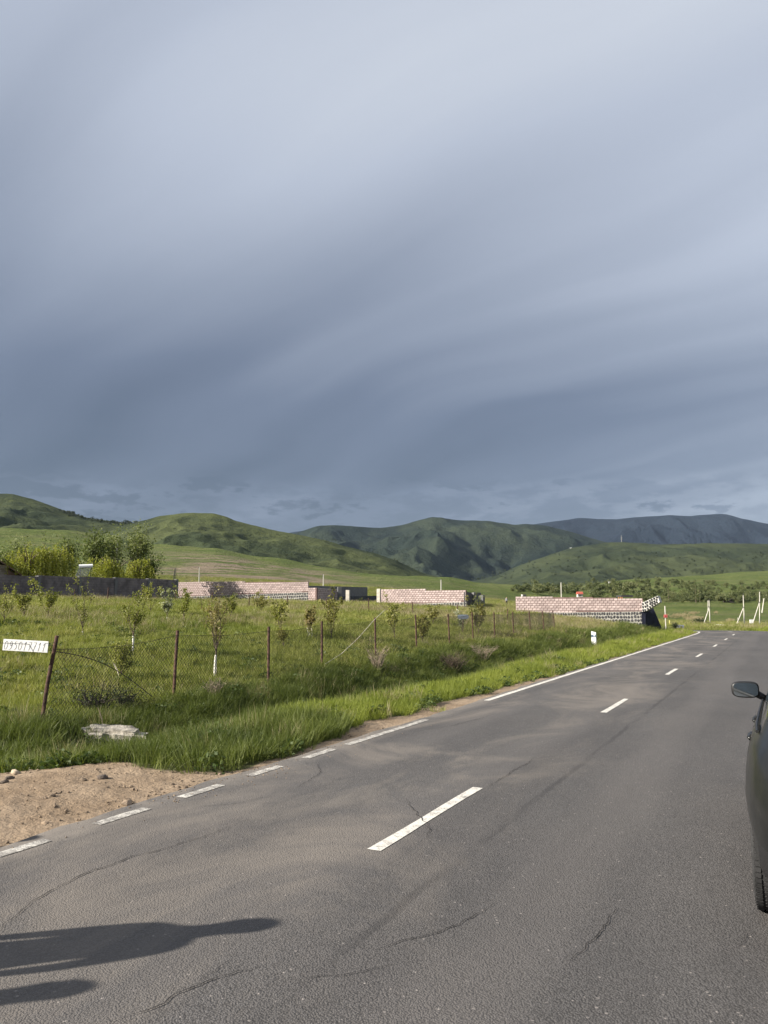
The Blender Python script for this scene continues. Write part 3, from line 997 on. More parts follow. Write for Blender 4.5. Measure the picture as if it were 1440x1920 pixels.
G_fresh = leafmat("sunlit_fresh_blades", [(0.120, 0.150, 0.026), (0.195, 0.228, 0.040), (0.260, 0.280, 0.060)], 0.34, 0.30, 0.7)  # verge blades coloured brighter to carry the sunlight on the strip
G_lush = leafmat("shaded_lush_blades", [(0.052, 0.072, 0.018), (0.112, 0.138, 0.034), (0.185, 0.205, 0.058)], 0.30, 0.45, 0.6)  # ditch blades coloured darker to carry the shade in the ditch
G_field = leafmat("field_grass_blades", [(0.098, 0.125, 0.025), (0.192, 0.212, 0.048), (0.305, 0.285, 0.105)], 0.32, 0.16, 0.7)
G_dry = leafmat("dry_grass_blades", [(0.180, 0.150, 0.080), (0.270, 0.225, 0.130), (0.340, 0.300, 0.190)], 0.25, 0.5, 0.6)
G_weed = leafmat("low_weed_leaves", [(0.035, 0.060, 0.016), (0.065, 0.095, 0.026), (0.095, 0.120, 0.040)], 0.25, 1.0, 0.7)

src_fresh = [src("fresh_tuft_%d" % k, tuft_mesh("fresh_tuft", 100 + k, 50, 0.13, 0.21, 0.0065, 0.6, G_fresh)) for k in range(5)]
src_lush = [src("lush_tuft_%d" % k, tuft_mesh("lush_tuft", 200 + k, 48, 0.15, 0.26, 0.007, 0.8, G_lush)) for k in range(5)]
src_field = [src("field_tuft_%d" % k, tuft_mesh("field_tuft", 300 + k, 50, 0.24, 0.17, 0.008, 0.6, G_field)) for k in range(5)]
src_dry = [src("dry_tuft_%d" % k, tuft_mesh("dry_tuft", 400 + k, 34, 0.17, 0.30, 0.006, 0.5, G_dry)) for k in range(4)]


def weed_mesh(seed, n, rad, h, ls):
    r = np.random.default_rng(seed)
    vs, fs = [], []
    for k in range(n):
        a = r.uniform(0, 6.283); q = rad * math.sqrt(r.uniform(0, 1))
        c = np.array([q * math.cos(a), q * math.sin(a), h * r.uniform(0.1, 1.0) * (1 - 0.5 * (q / rad) ** 2)])
        d = r.normal(0, 1, 3); d[2] = abs(d[2]) * 0.4; d /= np.linalg.norm(d)
        s_ = np.cross(d, r.normal(0, 1, 3)); s_ /= np.linalg.norm(s_)
        L = ls * r.uniform(0.6, 1.3)
        o = len(vs)
        vs += [c - d * L * 0.5, c + s_ * L * 0.33, c + d * L * 0.55, c - s_ * L * 0.33]
        fs.append((o, o + 1, o + 2, o + 3))
    return mesh_np("weed_clump", np.array(vs), np.array(fs), [G_weed])


src_weed = [src("weed_clump_%d" % k, weed_mesh(500 + k, 60, 0.17, 0.16, 0.055)) for k in range(4)]


def sample_area(y0, y1, dens, pxa=-260, pxb=1620, seed=0):
    r = np.random.default_rng(seed)
    xa = (pxa - 720) / FPX; xb = (pxb - 720) / FPX
    area = (xb - xa) * (y1 * y1 - y0 * y0) / 2
    n = int(area * dens)
    y = np.sqrt(r.uniform(y0 * y0, y1 * y1, n))
    x = y * r.uniform(xa, xb, n)
    return x, y


def finish(name, x, y, sc, sources, label, tilt=0.18, sink=0.0, seed=1, hscale=None):
    r = np.random.default_rng(seed)
    n = len(x)
    z = terrain(x, y) - sink
    rot = np.stack([r.normal(0, tilt, n), r.normal(0, tilt, n), r.uniform(0, 6.283, n)], 1)
    hs = sc if hscale is None else hscale
    s3 = np.stack([sc, sc, hs], 1)
    return scatter(name, np.stack([x, y, z], 1), rot, s3, r.integers(0, len(sources), n), sources, label)


# walls stand here: keep grass off their footprints (filled in later from the same numbers)
xs, ys, ss_l, kinds, hs_l = [], [], [], [], []
for bi, (ya, yb, dn) in enumerate(((5.5, 9, 40), (9, 15, 62), (15, 24, 42), (24, 40, 22), (40, 62, 10), (62, 100, 5.0), (100, 190, 0.8))):
    x, y = sample_area(ya, yb, dn, -480 if bi < 5 else -260, seed=60 + bi)
    if bi < 3:
        re_ = np.random.default_rng(66 + bi)
        n_e = 4200
        ue, ve = re_.uniform(-4, 30, n_e), re_.uniform(3.6, 22, n_e) ** 1.0
        xe, ye = P0.x + RU.x * ue + RN.x * ve, P0.y + RU.y * ue + RN.y * ve
        me_ = (ye > ya if bi else ye > -3) & (ye <= yb)
        x, y = np.concatenate([x, xe[me_]]), np.concatenate([y, ye[me_]])
    v, s = road_coords(x, y)
    dm = dirt_mask(x, y)
    rr2 = np.random.default_rng(70 + bi)
    gl_ = gp(214, 1397)
    lump_clear = (((x - gl_.x) / 0.85) ** 2 + ((y - gl_.y + 0.42) / 0.72) ** 2) < 1
    keep = ~(lump_clear & (rr2.uniform(0, 1, len(x)) < 0.84)) & ~((y < 8.0) & (v < 0)) & ((v < -HALF - 0.30) | (v > RHALF + 0.50)) & (rr2.uniform(0, 1, len(x)) > np.clip(dm * 1.9 - 0.25, 0, 1) * 0.995)
    x, y, v, s = x[keep], y[keep], v[keep], s[keep]
    a = -v
    r_ = np.random.default_rng(80 + bi)
    nz = fbm(x * 0.7, y * 0.7, 3, 90)
    nb = fbm(x * 0.12, y * 0.12, 3, 91)
    kind = np.where((a > 0) & (a < 4.6 + 1.0 * (nz - .5)), 0, np.where((a > 0) & (a < 7.6 + 1.0 * (nz - .5)), 1, 2))
    kind = np.where(v > 0, np.where(v < 8, 0, 2), kind)
    kind = np.where(y > 66, 2, kind)
    kind = np.where((kind == 0) & (s < 4.2) & (v < 0), 1, kind)
    grow = {0: 1.0, 1: 1.0, 2: 1.0, 3: 1.25, 4: 1.8, 5: 2.5, 6: 4.5}[bi]
    hsc = (0.55 + 0.9 * nz) * r_.uniform(0.75, 1.25, len(x))
    hsc = hsc * np.where(kind == 2, 0.80 + 0.35 * nb, 1.0)
    hsc = hsc * np.where(kind == 0, 0.55 + 0.45 * sstep(HALF + 0.35, HALF + 1.2, np.abs(v)), 1.0)
    xs.append(x); ys.append(y); ss_l.append(np.full(len(x), grow) * r_.uniform(0.8, 1.2, len(x))); kinds.append(kind); hs_l.append(hsc * np.minimum(grow, 1.0 + 0.18 * (grow - 1)))
GX, GY, GS, GK, GH = map(np.concatenate, (xs, ys, ss_l, kinds, hs_l))
# bands where seed heads have dried out: before the far fence, and thin clumps through the field
px_all = 720 + FPX * 1.0077 * GX / np.maximum(GY, .5)
dryf = fbm(GX * 0.22, GY * 0.22, 3, 95)
dryp = np.clip((dryf - 0.52) * 3.0, 0, 0.30) * (0.35 + 0.65 * sstep(20, 34, GY)) + 0.40 * sstep(38, 46, GY) * sstep(64, 50, GY) * sstep(560, 850, px_all) + 0.14 * sstep(44, 52, GY)
isdry = (GK == 2) & (GY > 15) & (rng.uniform(0, 1, len(GX)) < dryp * 0.75)
isdry = isdry | ((GK < 2) & (rng.uniform(0, 1, len(GX)) < 0.05 * (fbm(GX * .8, GY * .8, 2, 97) > .5)))
for kk_, nm, srcs, lab in ((0, "verge_grass", src_fresh, "bright green grass strip along the road edge"),
                           (1, "ditch_grass", src_lush, "tall lush grass with shade-darkened blades filling the roadside ditch"),
                           (2, "field_grass", src_field, "green orchard grass behind the fence")):
    mm = (GK == kk_) & ~isdry
    finish(nm, GX[mm], GY[mm], GS[mm], srcs, lab, seed=kk_ + 5, hscale=GH[mm])
finish("dry_grass", GX[isdry], GY[isdry], GS[isdry], src_dry, "pale dry grass stalks among the green field", seed=15, hscale=GH[isdry] * 1.15)

# creeping weeds at the edge of the dirt and the verge
x, y = sample_area(6.5, 26, 34, seed=33)
v, s = road_coords(x, y); dm = dirt_mask(x, y)
nz = fbm(x * 1.4, y * 1.4, 3, 44)
edge = np.exp(-((dm - 0.35) / 0.22) ** 2)
keep = (v < -HALF - 0.22) & (rng.uniform(0, 1, len(x)) < edge * 1.3 * sstep(0.35, 0.6, nz) + 0.05 * (dm < 0.2))
finish("edge_weeds", x[keep], y[keep], rng.uniform(0.5, 1.25, keep.sum()), src_weed, "low creeping weeds along the edge of the dirt", seed=22)

# gravel and clods on the dirt
def pebble(seed):
    bm = bmesh.new()
    bmesh.ops.create_icosphere(bm, subdivisions=1, radius=1.0)
    r = random.Random(seed)
    for v_ in bm.verts:
        v_.co = Vector((v_.co.x * r.uniform(0.7, 1.3), v_.co.y * r.uniform(0.6, 1.1), v_.co.z * r.uniform(0.45, 0.8)))
    me = bpy.data.meshes.new("pebble"); bm.to_mesh(me); bm.free()
    me.materials.append(MATS["pebble_stone"])
    return me


pmat("pebble_stone", (0.20, 0.150, 0.105), 0.9, 0.3, 5, 0.3, obj_var=0.35)
x, y = sample_area(4.6, 14, 260, -250, 1150, seed=91)
dm = dirt_mask(x, y); v, s = road_coords(x, y)
keep = ((dm > 0.30) | (v > -HALF - 0.2)) & (y < 12) & (v < -HALF + 0.45 * rng.uniform(0, 1, len(x)) ** 3) & (rng.uniform(0, 1, len(x)) < 0.10 + 0.5 * sstep(0.48, 0.68, fbm(x * 1.1, y * 1.1, 3, 71)))
x, y = x[keep], y[keep]
psz = 0.006 + 0.016 * rng.uniform(0, 1, len(x)) ** 3 + 0.016 * (rng.uniform(0, 1, len(x)) > 0.975) + 0.03 * (rng.uniform(0, 1, len(x)) > 0.995)
psz = np.where(road_coords(x, y)[0] > -HALF - 0.25, np.minimum(psz, 0.010), psz)
finish("gravel", x, y, psz, [src("pebble_%d" % k, pebble(k)) for k in range(5)], "loose gravel and clods on the sandy pull-in", tilt=0.5, seed=92)
GRV = bpy.data.objects['gravel'].data
for v_, vv_ in zip(GRV.vertices, road_coords(x, y)[0]):
    if vv_ > -HALF - 0.16:
        v_.co.z = 0.002


# ------------------------------------------------------------------ trees
bark = pmat("young_bark", (0.105, 0.080, 0.060), 0.9, 0.3, 14, 0.4)
bark_dark = pmat("dark_bark", (0.060, 0.048, 0.040), 0.9, 0.3, 14, 0.4)
limewash = pmat("limewashed_bark", (0.62, 0.60, 0.55), 0.9, 0.2, 14, 0.3)
L_green = leafmat("orchard_leaves", [(0.125, 0.140, 0.030), (0.205, 0.215, 0.052), (0.285, 0.275, 0.085)], 0.32, 2.0, 0.9)
L_yellow = leafmat("yellowing_orchard_leaves", [(0.120, 0.115, 0.030), (0.190, 0.180, 0.045), (0.250, 0.230, 0.080)], 0.32, 2.0, 0.9)
L_white = leafmat("pale_blossom_leaves", [(0.16, 0.19, 0.08), (0.30, 0.31, 0.20), (0.48, 0.48, 0.38)], 0.3, 2.0, 0.9)
L_bronze = leafmat("bronze_orchard_leaves", [(0.135, 0.135, 0.040), (0.205, 0.185, 0.065), (0.250, 0.195, 0.100)], 0.3, 2.0, 0.9)
L_willow = leafmat("willow_leaves", [(0.150, 0.168, 0.030), (0.250, 0.255, 0.045), (0.330, 0.310, 0.065)], 0.36, 0.8, 0.7)
L_poplar = leafmat("poplar_leaves", [(0.070, 0.092, 0.028), (0.125, 0.150, 0.048), (0.200, 0.215, 0.090)], 0.28, 0.8, 0.9, rough=0.6)
L_far = leafmat("far_tree_leaves", [(0.060, 0.076, 0.030), (0.105, 0.120, 0.048), (0.155, 0.160, 0.075)], 0.25, 0.05, 0.9)
L_scrub = leafmat("dark_scrub_leaves", [(0.020, 0.030, 0.012), (0.038, 0.050, 0.020), (0.060, 0.066, 0.030)], 0.2, 2.0, 0.8)


def leaf_quads(cent, size, r, elong=1.6, droop=0.0):
    """one quad leaf per centre"""
    n = len(cent)
    d = r.normal(0, 1, (n, 3)); d[:, 2] -= droop
    d /= np.linalg.norm(d, axis=1, keepdims=True)
    q = r.normal(0, 1, (n, 3))
    s_ = np.cross(d, q); s_ /= np.maximum(np.linalg.norm(s_, axis=1, keepdims=True), 1e-6)
    L = (size * r.uniform(0.6, 1.3, n))[:, None]
    nrm = np.cross(d, s_)
    V = np.stack([cent - d * L * 0.5, cent + s_ * L * 0.5 / elong + nrm * L * 0.1, cent + d * L * 0.5, cent - s_ * L * 0.5 / elong + nrm * L * 0.1], 1).reshape(-1, 3)
    F = np.arange(n * 4).reshape(n, 4)
    return V, F


def grow_tree(seed, H, trunk_h, spread, nlimb, style):
    """returns limbs as (points, radii) lists and the twig points that carry leaves"""
    r = random.Random(seed)
    limbs, twigs = [], []
    tr = 0.007 + 0.009 * H
    lean = Vector((r.uniform(-0.06, 0.06), r.uniform(-0.06, 0.06), 0))
    top = Vector((0, 0, trunk_h)) + lean * trunk_h
    tp = [Vector((0, 0, -0.08)), Vector((lean.x * trunk_h * .3, lean.y * trunk_h * .3, trunk_h * 0.5)), top]
    limbs.append((tp, [tr, tr * 0.85, tr * 0.75]))

    def branch(p, d, length, rad, depth):
        pts = [p]; cur = p.copy(); dd = d.copy()
        n = 5
        for k in range(n):
            up_ = 0.16 if style != 'willow' else (0.14 if k < 2 else -0.55)
            dd = (dd + Vector((r.uniform(-.2, .2), r.uniform(-.2, .2), r.uniform(-.1, .12) + up_))).normalized()
            cur = cur + dd * (length / n)
            pts.append(cur.copy())
            if depth == 0 or k >= 1:
                twigs.append((cur.copy(), depth))
        limbs.append((pts, [rad * (1 - 0.8 * k / n) for k in range(n + 1)]))
        if depth < 2:
            for k in range(2 if depth else 3):
                q = pts[r.randint(1, n)]
                e = (dd + Vector((r.uniform(-1, 1), r.uniform(-1, 1), r.uniform(-.2, .6))) * 0.75).normalized()
                branch(q, e, length * r.uniform(0.4, 0.62), rad * 0.5, depth + 1)

    rest = H - trunk_h
    for k in range(nlimb):
        a = 6.283 * (k + r.uniform(-.3, .3)) / nlimb
        tilt = spread * r.uniform(0.55, 1.15)
        if k == 0: tilt *= 0.2
        d = Vector((math.cos(a) * math.sin(tilt), math.sin(a) * math.sin(tilt), math.cos(tilt)))
        st = tp[1].lerp(top, r.uniform(0.65, 1.0)) if style != 'poplar' else Vector((0, 0, trunk_h + rest * 0.6 * k / nlimb))
        ln = rest * r.uniform(0.62, 0.92) if style != 'poplar' else rest * (0.85 - 0.55 * k / nlimb)
        branch(st, d, ln, tr * 0.5, 0)
    return limbs, twigs


def tree_meshes(seed, H, trunk_h, spread, nlimb, style, leaf_n, leaf_size, leaf_mat, wood, white=0.0, elong=1.6):
    limbs, twigs = grow_tree(seed, H, trunk_h, spread, nlimb, style)
    mb = MB()
    for li, (pts, rads) in enumerate(limbs):
        mb.tube(pts, [max(q, 0.003) for q in rads], 5 if li else 7, 0, caps=False)
    if white:
        a = limbs[0][0]
        mb.tube([a[0], a[0].lerp(a[1], min(1, white * 2)), a[1].lerp(a[2], max(0, white * 2 - 1))], limbs[0][1][0] + 0.004, 7, 1, caps=False)
    tw = mesh_np("trunk", np.array(mb.v), mb.f, [wood, limewash], True, mb.mi)
    r = np.random.default_rng(seed)
    T = np.array([tuple(p) for p, d in twigs]); D = np.array([1.0 + d for p, d in twigs])
    pick = r.choice(len(T), leaf_n, p=D / D.sum())
    sg = {'vase': 0.07, 'poplar': 0.16, 'willow': 0.10, 'bush': 0.10}[style] * max(0.7, H / 2.2)
    cen = T[pick] + r.normal(0, sg, (leaf_n, 3)) * np.array([1, 1, 0.8])
    if style == 'willow':
        cen[:, 2] -= np.abs(r.normal(0, 0.5 * H / 5, leaf_n))
    V, F = leaf_quads(cen, leaf_size, r, elong, 1.2 if style == 'willow' else 0.3)
    cr = mesh_np("crown", V, F, [leaf_mat])
    return tw, cr


def plant_tree(name, label, cat, loc, meshes, group=None, rz=0.0, scale=1.0):
    o = empty(name, loc, rz)
    o.scale = (scale,) * 3
    link("trunk", meshes[0], o); link("crown", meshes[1], o)
    tag(o, label, cat, group)
    return o


SAPS = [  # base px, base row, top row, crown px width, leaf colour, limewash, label
    (402, 1272, 1122, 78, L_bronze, 0.75, "largest fruit sapling, bronze leaves and whitewashed trunk, beside the third fence post"),
    (249, 1229, 1117, 88, L_green, 0.8, "wide fan-shaped fruit sapling with whitewashed trunk, left of the second fence post"),
    (226, 1277, 1222, 50, L_green, 0.0, "low bushy green sapling nearest the slumped fence wire"),
    (155, 1192, 1116, 46, L_green, 0.4, "slim green sapling in front of the second grey wall panel"),
    (44, 1162, 1104, 44, L_green, 0.0, "tall narrow sapling at the far left below the grey wall"),
    (90, 1160, 1112, 44, L_green, 0.0, "round leafy sapling beside the tall narrow one by the grey wall"),
    (8, 1170, 1122, 46, L_green, 0.0, "sapling cut by the left edge of the photo"),
    (282, 1152, 1107, 40, L_green, 0.0, "sapling whose top reaches the right end of the grey wall"),
    (313, 1162, 1122, 26, L_white, 0.3, "small sapling in whitish blossom below the end of the grey wall"),
    (345, 1170, 1114, 34, L_green, 0.0, "sapling standing before the shadowed end of the long pink wall"),
    (432, 1162, 1120, 38, L_green, 0.0, "sapling just right of the bronze one, before the long pink wall"),
    (490, 1150, 1118, 42, L_yellow, 0.0, "yellowish sapling touching the stone base of the long pink wall"),
    (527, 1194, 1131, 46, L_green, 0.4, "pale green sapling behind the gap between third and fourth fence posts"),
    (581, 1192, 1144, 24, L_bronze, 0.3, "tiny dark-leaved sapling tied to two white stakes"),
    (622, 1202, 1133, 42, L_yellow, 0.0, "yellow-green upright sapling just right of the fourth fence post"),
    (740, 1200, 1138, 44, L_green, 0.0, "sapling in front of the left part of the middle pink wall"),
    (792, 1207, 1166, 28, L_yellow, 0.0, "short yellow-leaved sapling beside the sixth fence post"),
    (812, 1172, 1139, 36, L_yellow, 0.0, "small golden sapling before the centre of the middle pink wall"),
    (866, 1188, 1158, 28, L_white, 0.0, "tiny pale-leaved sapling under the grey plate"),
    (897, 1194, 1134, 36, L_yellow, 0.0, "golden sapling before the shaded gate pillars of the middle wall"),
    (532, 1218, 1190, 28, L_yellow, 0.0, "shortest yellowish sapling low in the open grass"),
]
for k, (bx_, by_, ty_, wpx, lm, wh, lab) in enumerate(SAPS):
    g = gp(bx_, by_)
    g = Vector((g.x, g.y, g.z))
    H = (by_ - ty_) / FPX * g.y + 0.1
    W = wpx / FPX * g.y
    spread = min(1.1, math.atan2(W * 0.62, H * 0.6) * 1.05)
    ls = 0.050 if g.y < 26 else 0.080
    nl = 1000 if k < 3 else 640
    ms = tree_meshes(900 + k, H * 0.92, H * (0.36 if wh > 0.5 else 0.18), spread, 6 if k < 3 else 5, 'vase', nl, ls, lm, bark, wh)
    plant_tree("fruit_sapling", lab, "sapling", g, ms, "fruit saplings planted in the field")
# narrow dark one with an upright leader
g = gp(891, 1192)
ms = tree_meshes(961, 1.45, 0.2, 0.15, 5, 'vase', 420, 0.075, L_poplar, bark)
plant_tree("narrow_sapling", "narrow dark pointed sapling in front of the shaded return of the middle wall", "sapling", g, ms, "fruit saplings planted in the field")

# planting stakes
stake_m = pmat("pale_stake_wood", (0.52, 0.47, 0.38), 0.85, 0.2, 12, 0.2)
for (b0, t0, lab, wd) in (((404, 1272), (405, 1234), "thin stake by the foot of the bronze sapling", 0.012),
                          ((228, 1278), (213, 1243), "crooked pale stake leaning through the low bushy sapling", 0.016),
                          ((578, 1196), (576, 1177), "left leaning pale stake of the tiny dark-leaved sapling", 0.014),
                          ((585, 1197), (584, 1178), "upright pale stake of the tiny dark-leaved sapling", 0.014)):
    g = gp(*b0)
    tpnt = at(t0[0], t0[1], g.y + 0.15)
    mid = g.lerp(tpnt, 0.5) + Vector((0.012, 0, 0))
    o = MB().tube([g - Vector((0, 0, 0.15)), mid, tpnt], wd, 6).build("plant_stake", stake_m)
    tag(o, lab, "stake")

# trees in the yard behind the grey wall
def willow_meshes(seed, H, W, n):
    """a mound of hanging strands on a few arching limbs"""
    r = np.random.default_rng(seed); q = random.Random(seed)
    mb = MB()
    mb.tube([(0, 0, -.2), (.05, 0, H * .2), (0, .05, H * .42)], [.16, .13, .11], 7)
    for k in range(9):
        a = 6.283 * k / 9 + q.uniform(-.3, .3); e = q.uniform(.25, .42) * W
        mb.tube([(0, 0, H * .36), (math.cos(a) * e * .4, math.sin(a) * e * .4, H * .72), (math.cos(a) * e, math.sin(a) * e, H * q.uniform(.72, .92))], [.07, .045, .015], 5)
    per = 24
    ns = n // per
    cen = []
    lob = [(q.uniform(-.25, .25) * W, q.uniform(-.25, .25) * W, q.uniform(.24, .36) * W, q.uniform(.82, 1.0) * H) for k in range(7)]
    for k in range(ns):
        lx, ly, lr, lh = lob[q.randrange(7)]
        a = q.uniform(0, 6.283); u_ = math.sqrt(q.uniform(0, 1))
        x, y = lx + math.cos(a) * lr * u_, ly + math.sin(a) * lr * u_
        z = lh * (1 - .30 * u_ * u_) * q.uniform(.9, 1.02)
        ln = q.uniform(.25, .6) * H
        for j in range(per):
            t_ = j / per
            cen.append((x + math.cos(a) * .35 * t_ + q.gauss(0, .05), y + math.sin(a) * .35 * t_ + q.gauss(0, .05), max(.15, z - ln * t_ ** 1.2 + q.gauss(0, .05))))
    V, F = leaf_quads(np.array(cen), 0.22, r, 2.4, 1.4)
    return mesh_np("trunk", np.array(mb.v), mb.f, [bark], True), mesh_np("crown", V, F, [L_willow])


def yard(px, top, Y, kind, seed, lab, leaf_n, wpx):
    p = at(px, 1100, Y); z = tz(p.x, p.y)
    H = at(px, top, Y).z - z
    if kind == 'willow':
        ms = willow_meshes(seed, H * 1.16, wpx / FPX * Y, leaf_n)
    else:
        ms = tree_meshes(seed, H * 0.92, H * 0.14, 0.30, 8, 'poplar', int(leaf_n * 1.3), 0.22, L_poplar, bark_dark, elong=1.3)
    plant_tree("willow_tree" if kind == 'willow' else "poplar_tree", lab, "tree", (p.x, p.y, z), ms, "trees in the yard behind the grey wall")


yard(52, 1028, 74, 'willow', 31, "yellow-green willow behind the first grey wall panel", 5200, 92)
yard(100, 1024, 77, 'willow', 32, "tallest yellow-green willow, above the first wall pillar", 5200, 88)
yard(212, 1048, 76, 'willow', 33, "low spreading willow right of the white water tank", 4600, 92)
yard(258, 1052, 79, 'willow', 39, "low willow at the right end of the yard's tree row", 3600, 74)
yard(8, 1042, 80, 'poplar', 34, "dark leafy tree at the left edge above the grey wall", 1300, 40)
yard(34, 1026, 88, 'poplar', 35, "dark treetop poking above the first willow", 1200, 36)
yard(122, 1018, 86, 'poplar', 36, "dark upright poplar right of the tallest willow", 1500, 36)
yard(176, 1004, 84, 'poplar', 37, "tall dark poplar above the white water tank", 1900, 44)
yard(206, 1014, 89, 'poplar', 40, "second dark poplar just right of the tank", 1600, 36)
yard(256, 1006, 90, 'poplar', 38, "tall broad dark poplar at the right end of the yard", 2400, 48)
yard(278, 1052, 86, 'poplar', 41, "short dark bush-like poplar by the metal ladder frame", 900, 30)

# ------------------------------------------------------------------ scrub and bushes
def bush_meshes(seed, W, H, n, ls, lm, stems=10, depth=None):
    r = np.random.default_rng(seed)
    mb = MB()
    rr3 = random.Random(seed)
    tips = []
    for k in range(stems):
        a = rr3.uniform(0, 6.283); q = rr3.uniform(0.25, 1.0)
        end = Vector((math.cos(a) * W / 2 * q, math.sin(a) * (depth or W) / 2 * q, H * rr3.uniform(0.5, 1.0) * (1.1 - 0.45 * q)))
        m1 = end * 0.5 + Vector((rr3.uniform(-.1, .1) * W, rr3.uniform(-.1, .1) * W, 0.12 * H))
        mb.tube([Vector((end.x * .1, end.y * .1, -0.05)), m1, end], [0.012 + .006 * H, 0.008 + .003 * H, 0.003], 4, 0, caps=False)
        tips += [m1, end, (m1 + end) / 2, m1 * .6]
    st = mesh_np("stems", np.array(mb.v), mb.f, [bark_dark], True)
    T = np.array([tuple(p) for p in tips])
    cen = T[r.integers(0, len(T), n)] + r.normal(0, 0.12, (n, 3)) * np.array([W, depth or W, H])
    cen[:, 2] = np.abs(cen[:, 2])
    V, F = leaf_quads(cen, ls, r, 1.5, 0.0)
    return st, mesh_np("foliage", V, F, [lm])


def plant_bush(name, label, loc, ms, cat="bush", group=None):
    o = empty(name, loc)
    link("stems", ms[0], o); link("foliage", ms[1], o)
    tag(o, label, cat, group)
    return o


g = gp(160, 1352)
plant_bush("dark_shrub", "dark twiggy shrub behind the broken concrete, right of the leaning post", g + Vector((0, 0.5, 0)), bush_meshes(71, 0.9, 0.62, 1300, 0.03, L_scrub, 26, 0.6))
g = gp(215, 1345)
plant_bush("dark_shrub", "dark low shrub behind the stone on the broken concrete", g + Vector((0, 0.4, 0)), bush_meshes(72, 0.9, 0.5, 1200, 0.03, L_scrub, 24, 0.6))


def twig_bush(label, loc, W, H, n, seed, mat):
    r = random.Random(seed)
    mb = MB()
    for k in range(n):
        a = r.uniform(0, 6.283); q = r.uniform(.2, 1)
        e = Vector((math.cos(a) * W / 2 * q, math.sin(a) * W / 2 * q, H * r.uniform(.5, 1.0)))
        m1 = e * .5 + Vector((r.uniform(-.1, .1) * W, r.uniform(-.1, .1) * W, H * .15))
        mb.tube([Vector((e.x * .15, e.y * .15, -.05)), m1, e], [.008, .005, .002], 4, 0, caps=False)
        for j in range(2):
            s_ = m1.lerp(e, r.uniform(0, .8))
            t_ = s_ + Vector((r.uniform(-.15, .15) * W, r.uniform(-.15, .15) * W, r.uniform(-.02, .2) * H))
            mb.tube([s_, t_], [.004, .0015], 3, 0, caps=False)
    o = mb.build("bare_twig_bush", mat)
    o.location = loc
    tag(o, label, "bush")
    return o


twig_m = pmat("dry_twigs", (0.24, 0.19, 0.14), 0.9, 0.3, 14, 0.2)
twig_d = pmat("dead_brush", (0.10, 0.075, 0.055), 0.9, 0.3, 14, 0.2)
twig_bush("grey leafless twig bush in the ditch below the fifth fence post", gp(708, 1258), 0.9, 0.7, 46, 3, twig_m)
twig_bush("dark heap of dead brush in the ditch below the seventh fence post", gp(850, 1262), 1.3, 0.6, 70, 4, twig_d)
twig_bush("pale dead brush in the ditch right of the dark heap", gp(905, 1240), 1.2, 0.6, 50, 6, twig_m)
twig_bush("pale leafless twig bush at the foot of the fence, right of the second post", gp(400, 1312), 0.7, 0.4, 30, 7, twig_m)

# ------------------------------------------------------------------ block walls
pink = pmat("pink_tuff_block", (0.350, 0.283, 0.270), 0.92, 0.18, 5, 0.3, obj_var=0.22, bscale=40)
pink_mortar = pmat("brown_mortar", (0.150, 0.100, 0.092), 0.95, 0.2, 6, 0.2)
basalt = pmat("dark_basalt_stone", (0.050, 0.050, 0.053), 0.85, 0.35, 8, 0.5, obj_var=0.35)
wing_mortar = pmat("white_mortar", (0.44, 0.43, 0.395), 0.95, 0.2, 6, 0.4)
white_mortar = pmat("pale_mortar", (0.30, 0.29, 0.265), 0.95, 0.2, 6, 0.4)
grey_block = pmat("grey_block", (0.125, 0.108, 0.110), 0.95, 0.25, 1.2, 0.4, bscale=25, col2=(0.15, 0.13, 0.13))
grey_mortar = pmat("grey_mortar", (0.085, 0.078, 0.08), 0.95, 0.2, 3, 0.3)
concrete = pmat("pale_concrete", (0.50, 0.46, 0.40), 0.9, 0.15, 3, 0.3)
concrete_shade = pmat("shade_toned_concrete", (0.13, 0.128, 0.13), 0.92, 0.15, 2, 0.3)  # concrete darkened in colour for pillars and walls standing in shade
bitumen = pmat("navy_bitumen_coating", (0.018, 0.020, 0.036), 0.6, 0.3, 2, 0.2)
dark_wall_m = pmat("dark_stone_lining", (0.050, 0.052, 0.060), 0.9, 0.3, 3, 0.4)


def block_mesh(l, h, d, mat, seed, jit=0.006, bev=0.010):
    bm = bmesh.new()
    bmesh.ops.create_cube(bm, size=1.0)
    r = random.Random(seed)
    for v_ in bm.verts:
        v_.co = Vector((v_.co.x * l + r.uniform(-jit, jit), v_.co.y * d + r.uniform(-jit, jit), v_.co.z * h + r.uniform(-jit, jit)))
    bmesh.ops.bevel(bm, geom=list(bm.edges), offset=bev, segments=1, affect='EDGES')
    me = bpy.data.meshes.new("block"); bm.to_mesh(me); bm.free()
    me.materials.append(mat)
    return me


